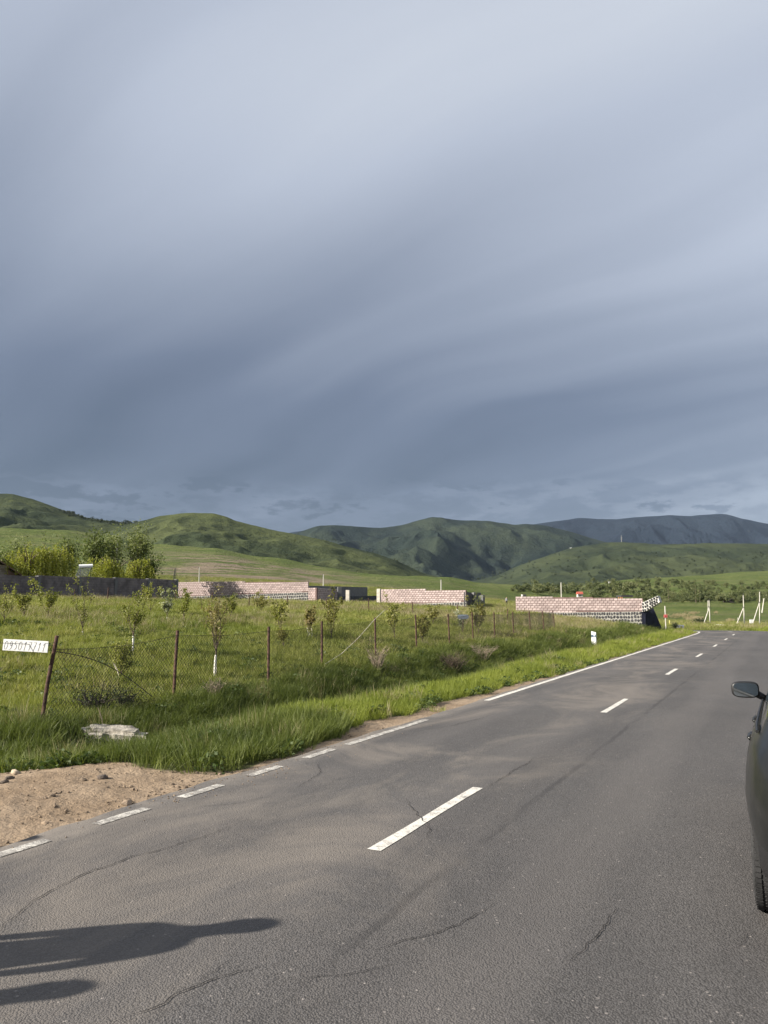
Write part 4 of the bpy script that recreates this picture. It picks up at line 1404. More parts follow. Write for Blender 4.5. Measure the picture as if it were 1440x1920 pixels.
def stone_mesh(seed, mat, name="stone"):
    """unit field stone: irregular polygon face, a few cm deep"""
    r = random.Random(seed)
    n = r.randint(5, 7)
    pts = []
    for k in range(n):
        a = 6.283 * (k + r.uniform(-.25, .25)) / n
        q = r.uniform(0.42, 0.56)
        ex = math.cos(a); ez = math.sin(a)
        m_ = max(abs(ex), abs(ez)) * 0.5 + 0.5
        pts.append((ex * q / m_ * 1.05, ez * q / m_ * 1.05))
    vs = [(x, 0.5, z) for x, z in pts] + [(x, -0.3, z) for x, z in pts] + [(x * .78, -0.5, z * .78) for x, z in pts]
    fs = []
    for lv in (0, 1):
        for k in range(n):
            fs.append((lv * n + k, lv * n + (k + 1) % n, (lv + 1) * n + (k + 1) % n, (lv + 1) * n + k))
    fs.append(tuple(2 * n + k for k in range(n)))
    fs.append(tuple(range(n))[::-1])
    me = mesh_np(name, np.array(vs), fs, [mat])
    bm = bmesh.new(); bm.from_mesh(me); bmesh.ops.recalc_face_normals(bm, faces=bm.faces); bm.to_mesh(me); bm.free()
    return me


STONES = [stone_mesh(k, basalt) for k in range(8)]


def facade(parent, A, B, zb0, zb1, mid0, mid1, tops, bl, bh, sw, sh, thick=0.22, seed=0, limit=300, blocks=True, stones=True, blockmat=None, face=-1):
    """one straight run of wall from A to B (2D), local to parent at A. zb: ground, mid: top of the stone base,
    tops: list of (fraction, height) steps of the block courses. face -1: outer face looks to the right of A->B"""
    r = random.Random(seed)
    A = Vector(A); B = Vector(B)
    L = (B - A).length
    ang_ = math.atan2(B.y - A.y, B.x - A.x)
    M = Matrix.Rotation(ang_, 4, 'Z')
    M.translation = Vector((A.x, A.y, 0)) - Vector(parent.location)

    def W(p):
        return M @ Vector(p)

    def top_at(x):
        h_ = tops[0][1]
        for f_, hh in tops:
            if x >= f_ * L - 1e-6: h_ = hh
        return h_
    mid = lambda x: mid0 + (mid1 - mid0) * x / L
    grd = lambda x: zb0 + (zb1 - zb0) * x / L
    # core of the base, mortar shows between stones
    mb = MB()
    poly = [W((0, 0, grd(0) - 0.5)), W((L, 0, grd(L) - 0.5)), W((L, 0, mid(L))), W((0, 0, mid(0)))]
    nrm = M.to_3x3() @ Vector((0, 1, 0))
    mb.prism(poly, nrm * thick)
    o = mb.build("stone_base_core", white_mortar, parent)
    # core of the block part
    edges = [f_ * L for f_, _ in tops] + [L]
    mb = MB()
    for k in range(len(tops)):
        x0, x1 = edges[k], edges[k + 1]
        hh = tops[k][1]
        mb.prism([W((x0, 0.020, mid(x0))), W((x1, 0.020, mid(x1))), W((x1, 0.020, hh - 0.02)), W((x0, 0.020, hh - 0.02))], nrm * (thick - 0.04))
    mb.build("block_core", pink_mortar, parent)
    if blocks:
        ms = [block_mesh(bl - 0.034, bh - 0.036, thick, blockmat or pink, seed + q) for q in range(5)]
        mh = [block_mesh(bl * 0.5 - 0.034, bh - 0.036, thick, blockmat or pink, seed + 50 + q) for q in range(2)]
        spots = []
        zmax = max(h_ for _, h_ in tops)
        nrow = int((zmax - min(mid0, mid1)) / bh) + 1
        for row in range(nrow):
            zc = zmax - (row + 0.5) * bh
            off = 0.5 * bl if row % 2 else 0.0
            x = -off
            while x < L - 0.02:
                xc = x + bl / 2
                a0, a1 = max(0, x), min(L, x + bl)
                if a1 - a0 > 0.3 * bl:
                    xm = (a0 + a1) / 2
                    tp_ = top_at(xm)
                    if zc + bh / 2 <= tp_ + 0.03 and zc - bh * 0.25 > mid(xm):
                        half = (a1 - a0) < 0.8 * bl
                        spots.append((xm, zc, half, (a1 - a0)))
                x += bl
        spots.sort(key=lambda s_: -s_[0])
        rest_v, rest_f = [], []
        for k, (xm, zc, half, ln) in enumerate(spots):
            me = r.choice(mh if half else ms)
            p = W((xm, thick / 2 + r.uniform(-0.006, 0.004), zc))
            if k < limit:
                link("block", me, parent, p, (0, 0, ang_))
            else:
                o_ = len(rest_v)
                Mx = Matrix.Translation(p) @ Matrix.Rotation(ang_, 4, 'Z')
                rest_v += [tuple(Mx @ v_.co) for v_ in me.vertices]
                rest_f += [tuple(i_ + o_ for i_ in q.vertices) for q in me.polygons]
        if rest_v:
            ro = link("block_courses", mesh_np("block_courses", np.array(rest_v), rest_f, [blockmat or pink]), parent)
            ro["kind"] = "stuff"
    if stones:
        zmin = min(zb0, zb1) - 0.15
        zc = max(mid0, mid1) - sh * 0.5
        row = 0
        while zc > zmin:
            x = r.uniform(0, sw * .6)
            while x < L - sw * 0.4:
                ww = sw * r.uniform(0.75, 1.25)
                slope = (mid1 - mid0) * x / L + mid0 - max(mid0, mid1)
                z_ = zc + slope
                if z_ + sh * .35 < mid(x) and z_ > grd(x) - 0.2:
                    so = link("stone", r.choice(STONES), parent, W((x + ww / 2, 0.028, z_ + r.uniform(-.02, .02))), (0, r.uniform(-.2, .2), ang_))
                    so.scale = (ww * 0.86, 0.12, sh * r.uniform(0.74, 0.9))
                x += ww
            zc -= sh
            row += 1
    return W


def xy(px, Y):
    p = at(px, 1140, Y)
    return (p.x, p.y)


def zrow(px, row, Y):
    return at(px, row, Y).z


# pink wall by the road bend
A, B = xy(967, 66), xy(1206, 62)
w3 = empty("pink_block_wall", (A[0], A[1], zrow(967, 1153, 66)))
facade(w3, A, B, zrow(967, 1160, 66), zrow(1206, 1176, 62), zrow(967, 1149.5, 66), zrow(1206, 1146.5, 62),
       [(0, zrow(967, 1118.5, 66)), (0.30, zrow(1040, 1119.5, 65)), (0.62, zrow(1110, 1120.5, 64)), (0.8, zrow(1160, 1122, 63))],
       0.315, 0.195, 0.22, 0.28, seed=3)
tag(w3, "pink tuff block wall on dark stone base with buttressed stone corner by the road", "wall", "pink block walls of the building plots")
# stone wing at its right end: rising parapet over bitumen-coated buttresses
Yw = 61.6
wing = MB()
q0, q1, q2, q3 = at(1204, 1130, Yw), at(1233, 1117, Yw - 1.3), at(1237, 1129, Yw - 1.4), at(1211, 1146, Yw - .3)
q4 = at(1204, 1147, Yw)
pl = w3.location
wp = [q - pl for q in (q0, q1, q2, q3, q4)]
wing.prism(wp, Vector((0.5, 0.9, 0)))
wo_ = wing.build("parapet_wing", wing_mortar, w3)
rw = random.Random(8)
for rowi in range(3):
    for k in range(7):
        fx = (k + 0.5 + rw.uniform(-.15, .15)) / 7
        fz = (rowi + 0.5) / 3
        lo = q4.lerp(q2, fx) if fx > 0.3 else q4.lerp(q3, fx)
        lo = Vector((q0.x + (q1.x - q0.x) * fx, q0.y + (q1.y - q0.y) * fx, (q4.z + (q2.z - q4.z) * max(0, (fx - 0.24) / 0.76))))
        hi = Vector((lo.x, lo.y, q0.z + (q1.z - q0.z) * fx))
        c_ = lo.lerp(hi, fz)
        so = link("stone", rw.choice(STONES), w3, c_ - pl + Vector((-0.015, -0.02, 0)), (0, -0.35, math.atan2(q1.y - q0.y, q1.x - q0.x)))
        so.scale = (0.19 * rw.uniform(.8, 1.1), 0.12, (hi.z - lo.z) / 3 * rw.uniform(.7, .86))
# shaded return wall and three raking buttresses
zb = tz(at(1225, 1175, 62).x, 62.0) - 0.4
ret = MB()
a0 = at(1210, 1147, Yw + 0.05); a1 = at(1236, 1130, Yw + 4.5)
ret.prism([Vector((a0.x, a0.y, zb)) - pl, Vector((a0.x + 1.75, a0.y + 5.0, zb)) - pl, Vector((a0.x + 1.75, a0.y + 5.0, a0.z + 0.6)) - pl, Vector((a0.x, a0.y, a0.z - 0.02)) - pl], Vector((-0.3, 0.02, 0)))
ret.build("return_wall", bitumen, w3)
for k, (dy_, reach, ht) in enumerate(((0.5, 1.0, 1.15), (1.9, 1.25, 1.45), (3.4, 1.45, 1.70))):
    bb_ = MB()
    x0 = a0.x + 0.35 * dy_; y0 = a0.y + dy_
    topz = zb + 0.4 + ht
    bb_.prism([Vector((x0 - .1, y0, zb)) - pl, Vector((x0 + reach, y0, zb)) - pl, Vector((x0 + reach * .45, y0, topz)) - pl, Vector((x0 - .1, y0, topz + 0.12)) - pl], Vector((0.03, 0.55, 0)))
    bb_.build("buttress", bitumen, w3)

# middle pink wall
A, B = xy(714, 83), xy(874, 78)
w2 = empty("pink_block_wall", (A[0], A[1], zrow(714, 1135, 83)))
facade(w2, A, B, zrow(714, 1138, 83), zrow(874, 1147, 78), zrow(714, 1134.5, 83), zrow(874, 1128.5, 78),
       [(0, zrow(714, 1105, 83)), (0.53, zrow(800, 1107, 80.5))], 0.335, 0.205, 0.31, 0.33, seed=13)
tag(w2, "middle pink tuff block wall between the two gate openings", "wall", "pink block walls of the building plots")
mbp = MB()
c_ = Vector((*xy(710.2, 83.2), 0))
mbp.box((c_.x - w2.location.x, c_.y - w2.location.y, (zrow(710, 1104, 83) + zrow(710, 1140, 83)) / 2 - w2.location.z), (0.36, 0.36, zrow(710, 1104, 83) - zrow(710, 1140, 83)), -0.3)
mbp.build("end_pillar", concrete, w2, bevel=0.01)
Bv = Vector((*B, 0))
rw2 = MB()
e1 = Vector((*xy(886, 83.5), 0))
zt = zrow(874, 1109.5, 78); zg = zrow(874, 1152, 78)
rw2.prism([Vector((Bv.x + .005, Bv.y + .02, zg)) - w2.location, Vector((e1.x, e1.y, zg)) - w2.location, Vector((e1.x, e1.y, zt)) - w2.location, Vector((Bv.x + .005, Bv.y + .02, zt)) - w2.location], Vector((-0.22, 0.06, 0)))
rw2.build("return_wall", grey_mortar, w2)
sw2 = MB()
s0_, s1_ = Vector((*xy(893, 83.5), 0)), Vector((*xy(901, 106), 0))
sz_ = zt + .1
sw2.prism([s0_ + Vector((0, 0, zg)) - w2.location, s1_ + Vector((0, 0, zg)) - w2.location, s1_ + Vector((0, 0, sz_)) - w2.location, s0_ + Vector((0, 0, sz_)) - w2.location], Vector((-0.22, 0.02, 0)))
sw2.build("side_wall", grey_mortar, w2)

# long pink wall
A, B = xy(331, 95.5), xy(577, 89)
w1 = empty("pink_block_wall", (A[0], A[1], zrow(331, 1128, 95.5)))
facade(w1, A, B, zrow(331, 1133, 95.5), zrow(577, 1134, 89), zrow(331, 1119, 95.5), zrow(577, 1110.5, 89),
       [(0, zrow(331, 1092, 95.5)), (0.22, zrow(390, 1090.8, 94)), (0.53, zrow(470, 1091.5, 92)), (0.75, zrow(520, 1091.3, 90.5))],
       0.33, 0.205, 0.27, 0.30, seed=23)
tag(w1, "long pink tuff block wall with tree shadows beside the grey wall", "wall", "pink block walls of the building plots")
# lower pier and shaded return at its right end
A2, B2 = xy(577, 89.0), xy(594, 88.4)
facade(w1, (A2[0] + .01, A2[1] - .012), B2, zrow(577, 1134, 89), zrow(594, 1134, 88.4), zrow(577, 1132, 89), zrow(594, 1132, 88.4), [(0, zrow(585, 1102, 88.6))], 0.33, 0.205, 0.3, 0.3, seed=24, stones=False)
A3, B3 = B2, xy(634, 95)
facade(w1, A3, B3, zrow(594, 1134, 88.4), zrow(634, 1134, 95), zrow(594, 1129, 88.4), zrow(634, 1130, 95), [(0, zrow(594, 1102, 88.4))], 0.34, 0.205, 0.3, 0.3, seed=25, stones=False)


def post_thing(name, lab, cat, px0, px1, top, bot, Y, mat, rz=-0.3, deep=None, group=None):
    a = at(px0, top, Y); b_ = at(px1, bot, Y)
    wdt = b_.x - a.x
    zt_ = a.z; zb_ = min(b_.z, tz((a.x + b_.x) / 2, Y)) - 0.3
    mb = MB().box((0, 0, (zt_ - zb_) / 2), (wdt, deep or wdt, zt_ - zb_), rz)
    o = mb.build(name, mat, None, bevel=0.012)
    o.location = ((a.x + b_.x) / 2, Y, zb_)
    tag(o, lab, cat, group)
    return o


post_thing("gate_pillar", "wide shaded grey gate pillar at the end of the long pink wall's return", "pillar", 633, 640, 1100.5, 1133, 93.5, concrete_shade, 0.2, 0.5, "concrete gate pillars")
post_thing("gate_pillar", "sunlit cream gate pillar standing alone left of the middle pink wall", "pillar", 649, 655.5, 1106.5, 1134, 88, concrete, -0.2, None, "concrete gate pillars")
post_thing("gate_pillar", "tall shaded gate pillar right of the middle pink wall", "pillar", 885, 902, 1111, 1148, 81, concrete_shade, 0.5, 0.4, "concrete gate pillars")
post_thing("gate_pillar", "shorter shaded gate pillar, rightmost beside the middle pink wall", "pillar", 900, 908.5, 1116, 1149, 79.5, concrete_shade, 1.0, 0.4, "concrete gate pillars")


def slab_wall(name, lab, p0, p1, Y0, Y1, top0, top1, bot, mat, thick=0.25):
    a = at(p0, top0, Y0); b_ = at(p1, top1, Y1)
    za = at(p0, bot, Y0).z - 0.5; zb_ = at(p1, bot, Y1).z - 0.5
    d_ = Vector((b_.x - a.x, b_.y - a.y, 0)).normalized()
    n_ = Vector((-d_.y, d_.x, 0))
    base = Vector((a.x, a.y, za))
    mb = MB().prism([Vector((a.x, a.y, za)) - base, Vector((b_.x, b_.y, zb_)) - base, Vector((b_.x, b_.y, b_.z)) - base, a - base], n_ * thick)
    o = mb.build(name, mat)
    o.location = base
    tag(o, lab, "wall")
    return o


slab_wall("concrete_wall", "shaded flat grey concrete wall seen through the left gate opening", 577, 689, 96, 118, 1098, 1101, 1119, concrete_shade)
slab_wall("low_dark_wall", "low black stone wall in shade behind the left gate opening", 640, 708, 97, 108, 1118, 1117, 1134, dark_wall_m)

# grey block wall on the left, receding to the right
PIL = [(-30, 53.0), (70, 58), (147, 62.1), (215, 66.1), (277, 70.2), (330, 74.2)]
gw = empty("grey_block_wall", (*xy(70, 58), zrow(70, 1125, 58)))
for k in range(len(PIL) - 1):
    (pa, Ya), (pb, Yb) = PIL[k], PIL[k + 1]
    A_, B_ = Vector((*xy(pa, Ya), 0)), Vector((*xy(pb, Yb), 0))
    d_ = (B_ - A_).normalized(); n_ = Vector((-d_.y, d_.x, 0))
    L_ = (B_ - A_).length
    t0, t1 = zrow(pa, 1077.5 + 1.9 * k, Ya), zrow(pb, 1077.5 + 1.9 * (k + 1), Yb)
    t0 = t1 = (t0 + t1) / 2 + 0.0
    b0 = tz(A_.x, A_.y) - 0.3
    gl = Vector(gw.location)
    mb = MB().prism([A_ + Vector((0, 0, b0)) - gl, B_ + Vector((0, 0, b0)) - gl, B_ + Vector((0, 0, t1 - .02)) - gl, A_ + Vector((0, 0, t0 - .02)) - gl], n_ * 0.16)
    mb.build("mortar_core", grey_mortar, gw)
    rows = 10
    bm_ = MB()
    rg = random.Random(k)
    ang_ = math.atan2(d_.y, d_.x)
    for r_ in range(rows):
        zc = t1 - 0.1 - r_ * 0.2
        x = -0.2 if r_ % 2 else 0.0
        while x < L_ - 0.1:
            x0, x1 = max(0.16, x), min(L_ - 0.16, x + 0.4)
            if x1 - x0 > 0.1:
                c_ = A_ + d_ * ((x0 + x1) / 2) + n_ * 0.08 + Vector((0, 0, zc)) - gl
                bm_.box(c_, (x1 - x0 - 0.016, 0.20 + rg.uniform(-.008, .008), 0.182), ang_)
            x += 0.4
    bo = bm_.build("block_courses", grey_block, gw)
    bo["kind"] = "stuff"
    ds = MB().prism([A_ + n_ * -0.05 + Vector((0, 0, b0)) - gl, B_ + n_ * -0.05 + Vector((0, 0, b0)) - gl, B_ + n_ * -0.05 + Vector((0, 0, t1 - 2.02)) - gl, A_ + n_ * -0.05 + Vector((0, 0, t1 - 2.02)) - gl], n_ * 0.3)
    ds.build("dark_footing", dark_wall_m, gw)
    pm_ = MB().box(B_ + n_ * 0.07 + Vector((0, 0, (t1 + 0.06 + b0) / 2)) - gl, (0.32, 0.30, t1 + 0.06 - b0), ang_)
    pm_.build("pillar", concrete_shade, gw, bevel=0.01)
tag(gw, "shaded grey block wall with pillars enclosing the yard of willows", "wall")

# ------------------------------------------------------------------ fences
rust = pmat("rusty_post_steel", (0.055, 0.032, 0.026), 0.85, 0.4, 16, 0.4, col2=(0.085, 0.046, 0.034))
wire_m = pmat("dull_fence_wire", (0.060, 0.052, 0.048), 0.7, 0.3, 30, 0.0, metal=0.3)
fx_ = [93, 333, 504, 603.5, 703, 779, 840, 885, 926, 961, 992, 1017, 1036]
ftop = [1192, 1182, 1175, 1165, 1158, 1152.5, 1151, 1148, 1148, 1147, 1145.5, 1145.5, 1145]
lean = [0.16, 0.03, -0.01, -0.01, -0.02, -0.03, -0.04, -0.03, -0.02, -0.03, -0.04, -0.05, -0.09]
FY = [11.9 * (1 + 0.2296 * k) for k in range(13)]
Pb, Pt = [], []
for k in range(13):
    top = at(fx_[k] + (14 if k == 0 else 0), ftop[k], FY[k])
    base = Vector((top.x - lean[k] * 1.35, top.y, tz(top.x, top.y)))
    Pb.append(base); Pt.append(top)
fence = empty("chain_link_fence", Pb[0])
fl = Vector(fence.location)
for k in range(13):
    mb = MB()
    r0 = 0.030 if k < 4 else 0.028
    mb.tube([Pb[k] - Vector((0, 0, 0.35)) - fl, Pb[k].lerp(Pt[k], .5) - fl, Pt[k] - fl], [r0, r0, r0 * 0.98], 10)
    mb.build("post", rust, fence, smooth=False)
for k in range(12):
    # sagging top wire
    pa = Pb[k].lerp(Pt[k], 0.93 if k else 0.86); pb = Pb[k + 1].lerp(Pt[k + 1], 0.93)
    pts = []
    for j in range(9):
        t_ = j / 8
        p = pa.lerp(pb, t_); p.z -= 0.05 * math.sin(math.pi * t_) * (1.5 if k == 0 else 1) + random.uniform(-.006, .006)
        pts.append(p - fl)
    MB().tube(pts, 0.0036, 5).build("top_wire", wire_m, fence)
    # netting: two families of zig-zag wires
    mb = MB()
    A_, B_ = Pb[k] + Vector((0, 0, 0.04)), Pb[k + 1] + Vector((0, 0, 0.04))
    Ha, Hb = (pa - A_), (pb - B_)
    Lp = (B_ - A_).length
    hgt_ = 1.12

    def pt(x, z):
        t_ = x / Lp
        q = A_.lerp(B_, t_) + Ha.lerp(Hb, t_) * z
        q.z -= 0.05 * math.sin(math.pi * t_) * z
        q += Vector((0.03 * math.sin(7 * t_ + k) * z, 0, 0))
        return q - fl
    cell = 0.075
    n_w = int(Lp / cell)
    hz_ = 1.12
    for fam in (1, -1):
        for i_ in range(-int(hz_ / cell) - 1, n_w + int(hz_ / cell) + 1):
            seg = []
            for j in range(7):
                z = j / 6
                x = i_ * cell + fam * z * hz_
                if 0 <= x <= Lp:
                    seg.append(pt(x, z))
            if len(seg) >= 2:
                mb.tube(seg, 0.0028, 3, caps=False)
    mb.build("netting", wire_m, fence)
# slack wire fallen from the first post
a_ = Pb[0].lerp(Pt[0], 0.84); b_ = at(285, 1306, 13.2)
pts = []
for j in range(13):
    t_ = j / 12
    p = a_.lerp(b_, t_); p.z += 0.16 * math.sin(math.pi * t_)
    pts.append(p - fl)
MB().tube(pts, 0.007, 6).build("slack_wire", wire_m, fence)
a_ = Pb[0].lerp(Pt[0], 0.9); b_ = at(-120, 1192, 11.2)
MB().tube([a_ - fl, a_.lerp(b_, .5) - fl - Vector((0, 0, .03)), b_ - fl], 0.004, 5).build("top_wire", wire_m, fence)
tag(fence, "rusty post and chain-link fence along the roadside ditch", "fence")
# concrete lump at the foot of the leaning post
pmat("rough_concrete", (0.29, 0.265, 0.225), 0.95, 0.5, 5, 0.9, bscale=38, bdist=0.02)


def lump(name, size, seed, mat, sub=3, amp=0.22):
    bm = bmesh.new()
    bmesh.ops.create_cube(bm, size=1.0)
    bmesh.ops.bevel(bm, geom=list(bm.edges), offset=0.16, segments=2, affect='EDGES')
    bmesh.ops.subdivide_edges(bm, edges=list(bm.edges), cuts=sub, use_grid_fill=True)
    for v_ in bm.verts:
        c_ = v_.co
        n_ = float(fbm(np.array([c_.x * 3 + seed * 7.7]), np.array([c_.y * 3 + c_.z * 2.3]), 4, seed)[0]) - 0.5
        n2 = float(fbm(np.array([c_.x * 11 + c_.z * 5]), np.array([c_.y * 11 - c_.z * 7 + seed]), 3, seed + 1)[0]) - 0.5
        v_.co = Vector((c_.x * size[0], c_.y * size[1], c_.z * size[2])) * (1 + amp * n_ + amp * 0.4 * n2)
    me = bpy.data.meshes.new(name); bm.to_mesh(me); bm.free()
    me.materials.append(mat)
    me.polygons.foreach_set("use_smooth", np.ones(len(me.polygons), bool))
    return me


link("post_footing", lump("post_footing", (0.16, 0.15, 0.34), 6, MATS["rough_concrete"]), fence, Pb[0] - fl + Vector((-0.02, -0.02, 0.02)))

# phone number board
sign_w, sign_h = 0.70, 0.168
sg = empty("phone_number_board", at(48, 1211, 11.75))
sg.rotation_euler = (0, R(2.8), R(-4))
board_m = pmat("white_painted_board", (0.76, 0.76, 0.74), 0.6, 0.05, 8, 0.1)
ink_m = pmat("faded_marker_ink", (0.26, 0.26, 0.27), 0.8, 0.3, 40, 0.0)
MB().box((0, 0, 0), (sign_w, 0.012, sign_h)).build("panel", board_m, sg, bevel=0.002)
GLY = {
    '0': [[(.5, .95), (.2, .8), (.08, .45), (.25, .08), (.6, .05), (.88, .35), (.85, .75), (.55, .95), (.35, .9)]],
    '9': [[(.85, .75), (.55, .95), (.25, .8), (.25, .55), (.55, .45), (.85, .7), (.8, .35), (.55, .08), (.15, .02)]],
    '5': [[(.85, .92), (.35, .92), (.28, .6), (.62, .6), (.8, .35), (.6, .08), (.2, .05)]],
    '1': [[(.25, .68), (.68, .97), (.42, .02)], [(.12, .03), (.72, .05)]],
    '7': [[(.12, .92), (.9, .95), (.4, .02)], [(.32, .46), (.85, .50)]],
}
ink = MB()
adv = 0.0735
for i_, ch in enumerate("095017711"):
    x0 = -sign_w / 2 + 0.022 + i_ * adv
    for stroke in GLY[ch]:
        pts = []
        for (a_, b_) in stroke:
            sl = 0.016 * (b_ - .5)
            pts.append(Vector((x0 + a_ * adv * 0.74 + sl, -0.0075, -sign_h * 0.40 + b_ * sign_h * 0.78)))
        fine = []
        for q in range(len(pts) - 1):
            p0, p1, p2, p3 = pts[max(q - 1, 0)], pts[q], pts[q + 1], pts[min(q + 2, len(pts) - 1)]
            for s_ in range(4):
                t_ = s_ / 4
                if len(pts) <= 3:
                    fine.append(p1.lerp(p2, t_))
                else:
                    fine.append(0.5 * ((2 * p1) + (p2 - p0) * t_ + (2 * p0 - 5 * p1 + 4 * p2 - p3) * t_ ** 2 + (3 * p1 - p0 - 3 * p2 + p3) * t_ ** 3))
        fine.append(pts[-1])
        ink.tube(fine, 0.0019, 4)
for q in (0.66, 0.69):
    ink.tube([Vector((q * 0.5 - .012, -0.0075, 0.062)), Vector((q * 0.5 - .014, -0.0075, 0.052))], 0.0025, 4)
ink.build("handwritten_digits", ink_m, sg)
tw_ = MB()
for zz in (0.05, -0.06):
    tw_.tube([Vector((sign_w / 2 - .02, -0.002, zz)), Vector((sign_w / 2 + .06, 0.05, zz + .02)), Vector((sign_w / 2 + .13, 0.12, zz * .4))], 0.0025, 5)
tw_.build("tie_wire", wire_m, sg)
tag(sg, "white board with handwritten phone number tied to the leaning fence post", "sign")

# fence at the far side of the orchard
bp_ = [(140, 1104), (203, 1106), (267, 1108), (330, 1110), (398, 1120), (467, 1129), (539, 1129), (612, 1130), (691, 1133), (773, 1138), (858, 1142), (952, 1149)]
P2 = []
for k, (px, tp_) in enumerate(bp_):
    Y = 50.5 - 0.1 * k
    t_ = at(px, tp_, Y); zb_ = tz(t_.x, Y)
    t_.z = max(t_.z, zb_ + 0.9); t_.z = min(t_.z, zb_ + 1.45)
    P2.append((Vector((t_.x + random.uniform(-.05, .05), Y, zb_)), t_))
f2 = empty("rear_wire_fence", P2[0][0]); f2l = Vector(f2.location)
for b_, t_ in P2:
    MB().tube([b_ - Vector((0, 0, .3)) - f2l, t_ - f2l], 0.030, 8).build("post", rust, f2)
for k in range(len(P2) - 1):
    for h_ in (0.55, 0.93):
        a_ = P2[k][0].lerp(P2[k][1], h_); b_ = P2[k + 1][0].lerp(P2[k + 1][1], h_)
        m_ = a_.lerp(b_, .5) - Vector((0, 0, .05))
        MB().tube([a_ - f2l, m_ - f2l, b_ - f2l], 0.004, 4).build("strand_wire", wire_m, f2)
tag(f2, "thin rusty post and wire fence across the far side of the orchard", "fence")

# bent pole leaning across the fence and the grey plate
o = MB().tube([gp(609, 1258) + Vector((0, .2, .15)), at(640, 1226, 21.3), at(672, 1196, 21.9), at(700, 1164, 22.6), at(722, 1143, 23.4)], [0.010, .009, .008, .007, .005], 7).build("bent_rod", stake_m)
tag(o, "long pale bent rod leaning up through the fence by the fourth post", "rod")
pl_g = empty("grey_plate", gp(868, 1192) + Vector((0, 0, 0)))
c_ = at(868.5, 1156.5, pl_g.location.y)
plate_m = pmat("bluish_grey_plate", (0.16, 0.19, 0.23), 0.6, 0.1, 6, 0.1)
vs_ = []
for a_ in np.linspace(0, 2 * math.pi, 24, endpoint=False):
    ca_, sa_2 = math.cos(a_), math.sin(a_)
    vs_.append(Vector((math.copysign(abs(ca_) ** .5, ca_) * 10.2, 0, math.copysign(abs(sa_2) ** .6, sa_2) * 4.2)) * (c_.y / FPX) + (c_ - Vector(pl_g.location)))
MB().prism(vs_, Vector((0, 0.02, 0))).build("plate", plate_m, pl_g)
MB().tube([Vector((0, .03, -.2)), Vector((c_.x - pl_g.location.x, .03, c_.z - pl_g.location.z))], 0.015, 6).build("stem", rust, pl_g)
tag(pl_g, "small rounded bluish-grey plate on a stem among the saplings", "plate")

# delineator post
g = gp(1114, 1213)
dl = empty("delineator_post", g)
dl_m = pmat("white_plastic_post", (0.74, 0.75, 0.74), 0.5, 0.06, 5, 0.1)
H_ = 28.5 / FPX * g.y
W_ = 8.5 / FPX * g.y
mb = MB()
mb.prism([Vector((-W_ / 2, -.04, -.2)), Vector((W_ / 2, -.04, -.2)), Vector((W_ / 2, -.04, H_ - .06)), Vector((-W_ / 2, -.04, H_))], Vector((0, .09, 0)))
mb.build("body", dl_m, dl, bevel=0.01)
MB().box((0, -.044, H_ * .70), (W_ * 1.02, .012, H_ * .16)).build("dark_band", pmat("slate_blue_band", (0.10, 0.14, 0.20), 0.5, .1, 5, 0), dl)
MB().box((W_ * .12, -.054, H_ * .71), (W_ * .35, .012, H_ * .08)).build("reflector", pmat("reflector_lens", (0.55, 0.58, 0.62), 0.2, .05, 5, 0), dl)
dl.rotation_euler = (0, 0, -0.35)
tag(dl, "white roadside delineator post with dark band on the grass verge", "marker post")

# broken concrete and stone in front of the ditch
g = gp(214, 1397)
cb = link("broken_concrete", lump("broken_concrete", (1.00, 0.42, 0.36), 12, MATS["rough_concrete"], 7, 0.55), None, g + Vector((0, 0.02, 0.07)), (0.05, 0.07, -0.10))
cb.data.polygons.foreach_set("use_smooth", np.zeros(len(cb.data.polygons), bool))
tag(cb, "long broken lump of pale concrete lying in grass by the dirt", "concrete block")
g2 = at(262, 1379, g.y + 0.12)
stn = link("stone", lump("stone", (0.17, 0.14, 0.10), 17, pmat("tan_stone", (0.42, 0.34, 0.25), 0.9, .2, 8, .4), 1, 0.5), None, g2, (0.1, 0.3, 0.5))
tag(stn, "small tan stone resting on the broken concrete lump", "stone")
g3 = gp(192, 1461)
st2_ = link("stone", lump("stone", (0.10, 0.08, 0.05), 19, pmat("dark_clod", (0.10, 0.08, 0.065), 0.95, .2, 12, .4), 1, 0.5), None, g3 + Vector((0, 0, 0.01)), (0, 0, 0.4))
tag(st2_, "single dark clod lying on the sandy pull-in", "stone")
g4 = gp(194, 1374)
o = MB().tube([g4 - Vector((0, 0, .1)), at(192, 1352, g4.y), at(187, 1335, g4.y), at(183, 1326, g4.y)], [.012, .010, .007, .003], 6).build("dead_stem", twig_m)
tag(o, "pale crooked dead stem standing behind the broken concrete", "stem")
rs_ = random.Random(77)
k = 0
for (px, py, sz) in ((12, 1440, .09), (30, 1452, .07), (18, 1462, .06), (40, 1440, .08), (28, 1432, .07), (60, 1435, .05), (8, 1470, .06), (105, 1415, .10), (126, 1418, .08), (148, 1422, .07), (170, 1412, .09)):
    g = gp(px, py)
    so = link("rubble_stone", lump("rubble_stone", (sz * 1.3, sz, sz * .7), 30 + k, MATS["tan_stone"] if k % 2 else MATS["dark_clod"], 1, .5), None, g + Vector((0, 0, sz * .2)), (rs_.uniform(-.4, .4), rs_.uniform(-.4, .4), rs_.uniform(0, 6)))
    tag(so, "small rubble stone heaped along the grass edge of the sandy pull-in", "stone", "rubble stones by the pull-in")
    k += 1

